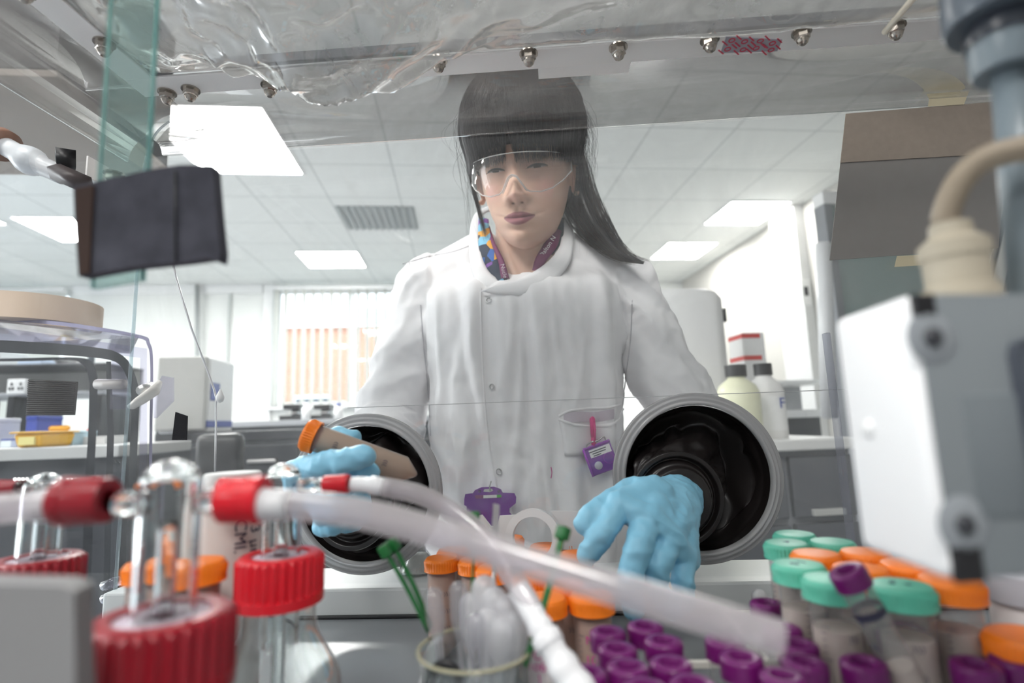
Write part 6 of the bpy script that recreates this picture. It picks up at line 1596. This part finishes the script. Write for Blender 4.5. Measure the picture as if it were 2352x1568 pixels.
# white ring and notched plates
Yr = .62
t = thing('white_ring_stand', 'white stand with round opening behind the orange caps', 'stand', (0, 0, 0))
c = P(1226, 1232, Yr); r1 = 60 / FPX * Yr
obj('ring', newlathe([(r1 * .72, 0), (r1, 0), (r1, .012), (r1 * .72, .012)], 64, M=at((-.1, -1, .1), c), close=True), M_wpl, t, smooth='auto')
obj('foot', newbox((c.x - .028, c.y - .002, FZ_), (c.x + .028, c.y + .012, c.z - r1 * .8), .002), M_wpl, t, smooth=False)
for nm_, pts in (('left_plate', ((1095, 1260), (1180, 1262), (1176, 1225), (1186, 1182), (1148, 1184), (1142, 1210), (1128, 1208), (1108, 1182), (1090, 1186))), ('right_plate', ((1290, 1262), (1345, 1262), (1345, 1185), (1325, 1174), (1264, 1173), (1280, 1192), (1296, 1225)))):
    bm = bmesh.new(); slab(bm, [P(px, py, Yr + .015) for px, py in pts], (0, 1, 0), .002); obj('plate', bm, M_wpl, t, smooth=False)
bm = bmesh.new(); slab(bm, [P(px, py, Yr + .02) for px, py in ((1158, 1245), (1168, 1240), (1185, 1205), (1180, 1198), (1164, 1222))], (0, 1, 0), .003); obj('purple_curve', bm, M_pur, t, smooth=False)
a = P(962, 1300, .772)
t = thing('conical_flask', 'small white filled conical flask left of the orange caps', 'flask', (a.x, a.y, 1.0031)); hf = P(962, 1246, .772).z - 1.0031
obj('glass', newlathe([(0, 0), (.026, .001), (.027, .005), (.012, hf * .72), (.010, hf * .78), (.010, hf), (.0115, hf)], 48), M_bot, t)
obj('contents', newlathe([(0, .002), (.0245, .003), (.0245, .006), (.0125, hf * .62), (0, hf * .62)], 48), mat('flask_white', (0.75, 0.72, 0.68), 0.6), t)
t = thing('clear_knob', 'small frosted plug on the sill right of the hand', 'plug', tuple(P(1745, 1372, .60)))
obj('plug', newlathe([(0, .006), (.006, .0055), (.008, .003), (.008, -.003), (0, -.005)], 24, M=align((.4, -1, .3)).to_4x4()), mat('frost', (0.55, 0.55, 0.56), 0.4), t)
# white box at lower left, near the lens
t = thing('white_card_box', 'pale grey white blurred box in the lower left corner', 'box', (0, 0, 0))
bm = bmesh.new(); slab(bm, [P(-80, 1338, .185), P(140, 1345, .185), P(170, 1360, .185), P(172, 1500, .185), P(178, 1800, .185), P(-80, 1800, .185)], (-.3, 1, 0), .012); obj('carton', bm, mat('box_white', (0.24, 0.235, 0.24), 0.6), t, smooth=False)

# ---------------- grey unit with cable at right
un = thing('gas_monitor', 'pale grey cabinet unit with dark screws close to the camera at right', 'unit', (0, 0, 0))
Yn, Yf_ = .200, .250
A0 = P(2150, 1336, Yn); A1 = P(2100, 674, Yn); B0 = P(1978, 1262, Yf_); B1 = P(1913, 738, Yf_)
zt = A1.z; zb = A0.z; xn = (A0.x + A1.x) / 2; xf = (B0.x + B1.x) / 2
bm = bmesh.new()
pts = [(xn, Yn), (xf, Yf_), (xf + .13, Yf_ + .03), (xn + .12, Yn + .02)]
slab(bm, [(x, y, zb) for x, y in pts], (0, 0, 1), zt - zb)
bmesh.ops.bevel(bm, geom=list(bm.edges), offset=.004, segments=3, profile=.5, affect='EDGES')
obj('housing', bm, mat('unit_white', (0.86, 0.86, 0.87), 0.4), un, smooth='auto')
fd = Vector((.12, .02, 0)).normalized(); fn = Vector((fd.y, -fd.x, 0))
def onface_u(px, py): 
    d = ray(px, py); o = Vector((0, 0, CAMZ)); pl = Vector((xn, Yn, zb)); k = (pl - o).dot(fn) / d.dot(fn); return o + d * k
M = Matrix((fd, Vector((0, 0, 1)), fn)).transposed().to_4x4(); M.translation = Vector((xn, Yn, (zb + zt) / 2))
obj('front_shade_plate', newbox((.003, -(zt - zb) / 2 + .0005, .0), (.12, (zt - zb) / 2 - .0005, .0012), .001, M=M), mat('unit_shaded_grey', (0.20, 0.22, 0.235), 0.4), un, smooth='auto')  # added plate; the front face's shade is put into its dark colour
for (px, py, s_) in ((2118, 707, 1.0), (2218, 1292, 1.25)):
    c = onface_u(px, py); M = Matrix((fd, Vector((0, 0, 1)), fn)).transposed().to_4x4(); M.translation = c
    obj('recess', newbox((-.0042 * s_, -.0050 * s_, -.001), (.0042 * s_, .0050 * s_, .0018), .0008, M=M), M_black, un, smooth=False)
for (px, py) in ((2132, 776), (2205, 1202)):
    c = onface_u(px, py); obj('boss', newlathe([(0, .0018), (.0085, .0018), (.0095, .0012)], 32, M=at(fn, c)), mat('boss_grey', (0.26, 0.28, 0.30), 0.4), un); obj('screw', newlathe([(0, .0028), (.0034, .0026), (.0036, .0018)], 24, M=at(fn, c)), M_dark, un)
c = onface_u(2440, 1000); M = Matrix((fd, Vector((0, 0, 1)), fn)).transposed().to_4x4(); M.translation = c
obj('display_hood', newbox((-.018, -.045, 0), (.03, .035, .006), .006, M=M), mat('hood_dark', (0.07, 0.08, 0.10), 0.4), un, smooth='auto')
M.translation = onface_u(2352, 980)
obj('panel_step', newbox((-.024, -.030, 0), (.02, .012, .002), .001, M=M), mat('step_grey', (0.16, 0.18, 0.195), 0.4), un, smooth='auto')
side = (Vector((xf, Yf_, 0)) - Vector((xn, Yn, 0))).normalized(); sn = Vector((-side.y, side.x, 0)); sn = sn if sn.x < 0 else -sn
def onside(px, py):
    d = ray(px, py); o = Vector((0, 0, CAMZ)); k = (Vector((xn, Yn, zb)) - o).dot(sn) / d.dot(sn); return o + d * k
obj('button', newlathe([(0, .0014), (.0036, .001), (.004, 0)], 24, M=at(sn, onside(1995, 985))), M_white, un)
# cable gland and cable
M_gland = mat('gland_beige', (0.36, 0.32, 0.25), 0.5)
g0 = P(2205, 662, .235); g1 = P(2200, 480, .235)
g0.z = zt + .0005
up_ = Vector((0, 0, 1))
obj('cable_gland', newlathe([(0, 0), (.0135, 0), (.0135, .008), (.0118, .009), (.0118, .020), (.0128, .021), (.0128, .027), (.008, .031), (.0075, .036)], 40, M=Matrix.Translation(g0)), M_gland, un, smooth='auto')
c0 = g0 + up_ * .034
obj('cable', newtube(catmull([tuple(c0), tuple(c0 + Vector((-.001, 0, .006))), tuple(P(2200, 425, .23)), tuple(P(2250, 372, .225)), tuple(P(2330, 345, .22)), tuple(P(2440, 335, .215))], 30), .0052, seg=18), mat('cable_beige', (0.26, 0.21, 0.155), 0.5), un)
# grey conduit at the top right
cd = thing('grey_conduit', 'blue grey upright conduit with dark union nuts at the top right corner', 'conduit', (0, 0, 0))
Yc = .235
obj('pipe', newtube([P(2320, 160, Yc), P(2342, 420, Yc), P(2372, 760, Yc)], .0070, seg=28), mat('conduit_grey', (0.16, 0.195, 0.22), 0.35), cd)
d = (P(2320, 160, Yc) - P(2342, 420, Yc)).normalized(); c = P(2315, 150, Yc)
obj('union', newlathe([(0, -.004), (.0125, -.004), (.0135, 0), (.0140, .012), (.0125, .014)], 40, M=at(d, c)), mat('conduit_grey', (0.16, 0.195, 0.22), 0.35), cd, smooth='auto')
obj('collar', newlathe([(.0146, .010), (.0150, .012), (.0150, .018), (.0140, .020), (0, .020)], 40, M=at(d, c)), mat('collar_dark', (0.03, 0.035, 0.045), 0.3), cd, smooth='auto')
obj('body', newlathe([(0, .020), (.021, .0205), (.0225, .024), (.0225, .060), (0, .060)], 40, M=at(d, c)), mat('body_dark', (0.10, 0.12, 0.145), 0.3), cd, smooth='auto')
snap_kids()
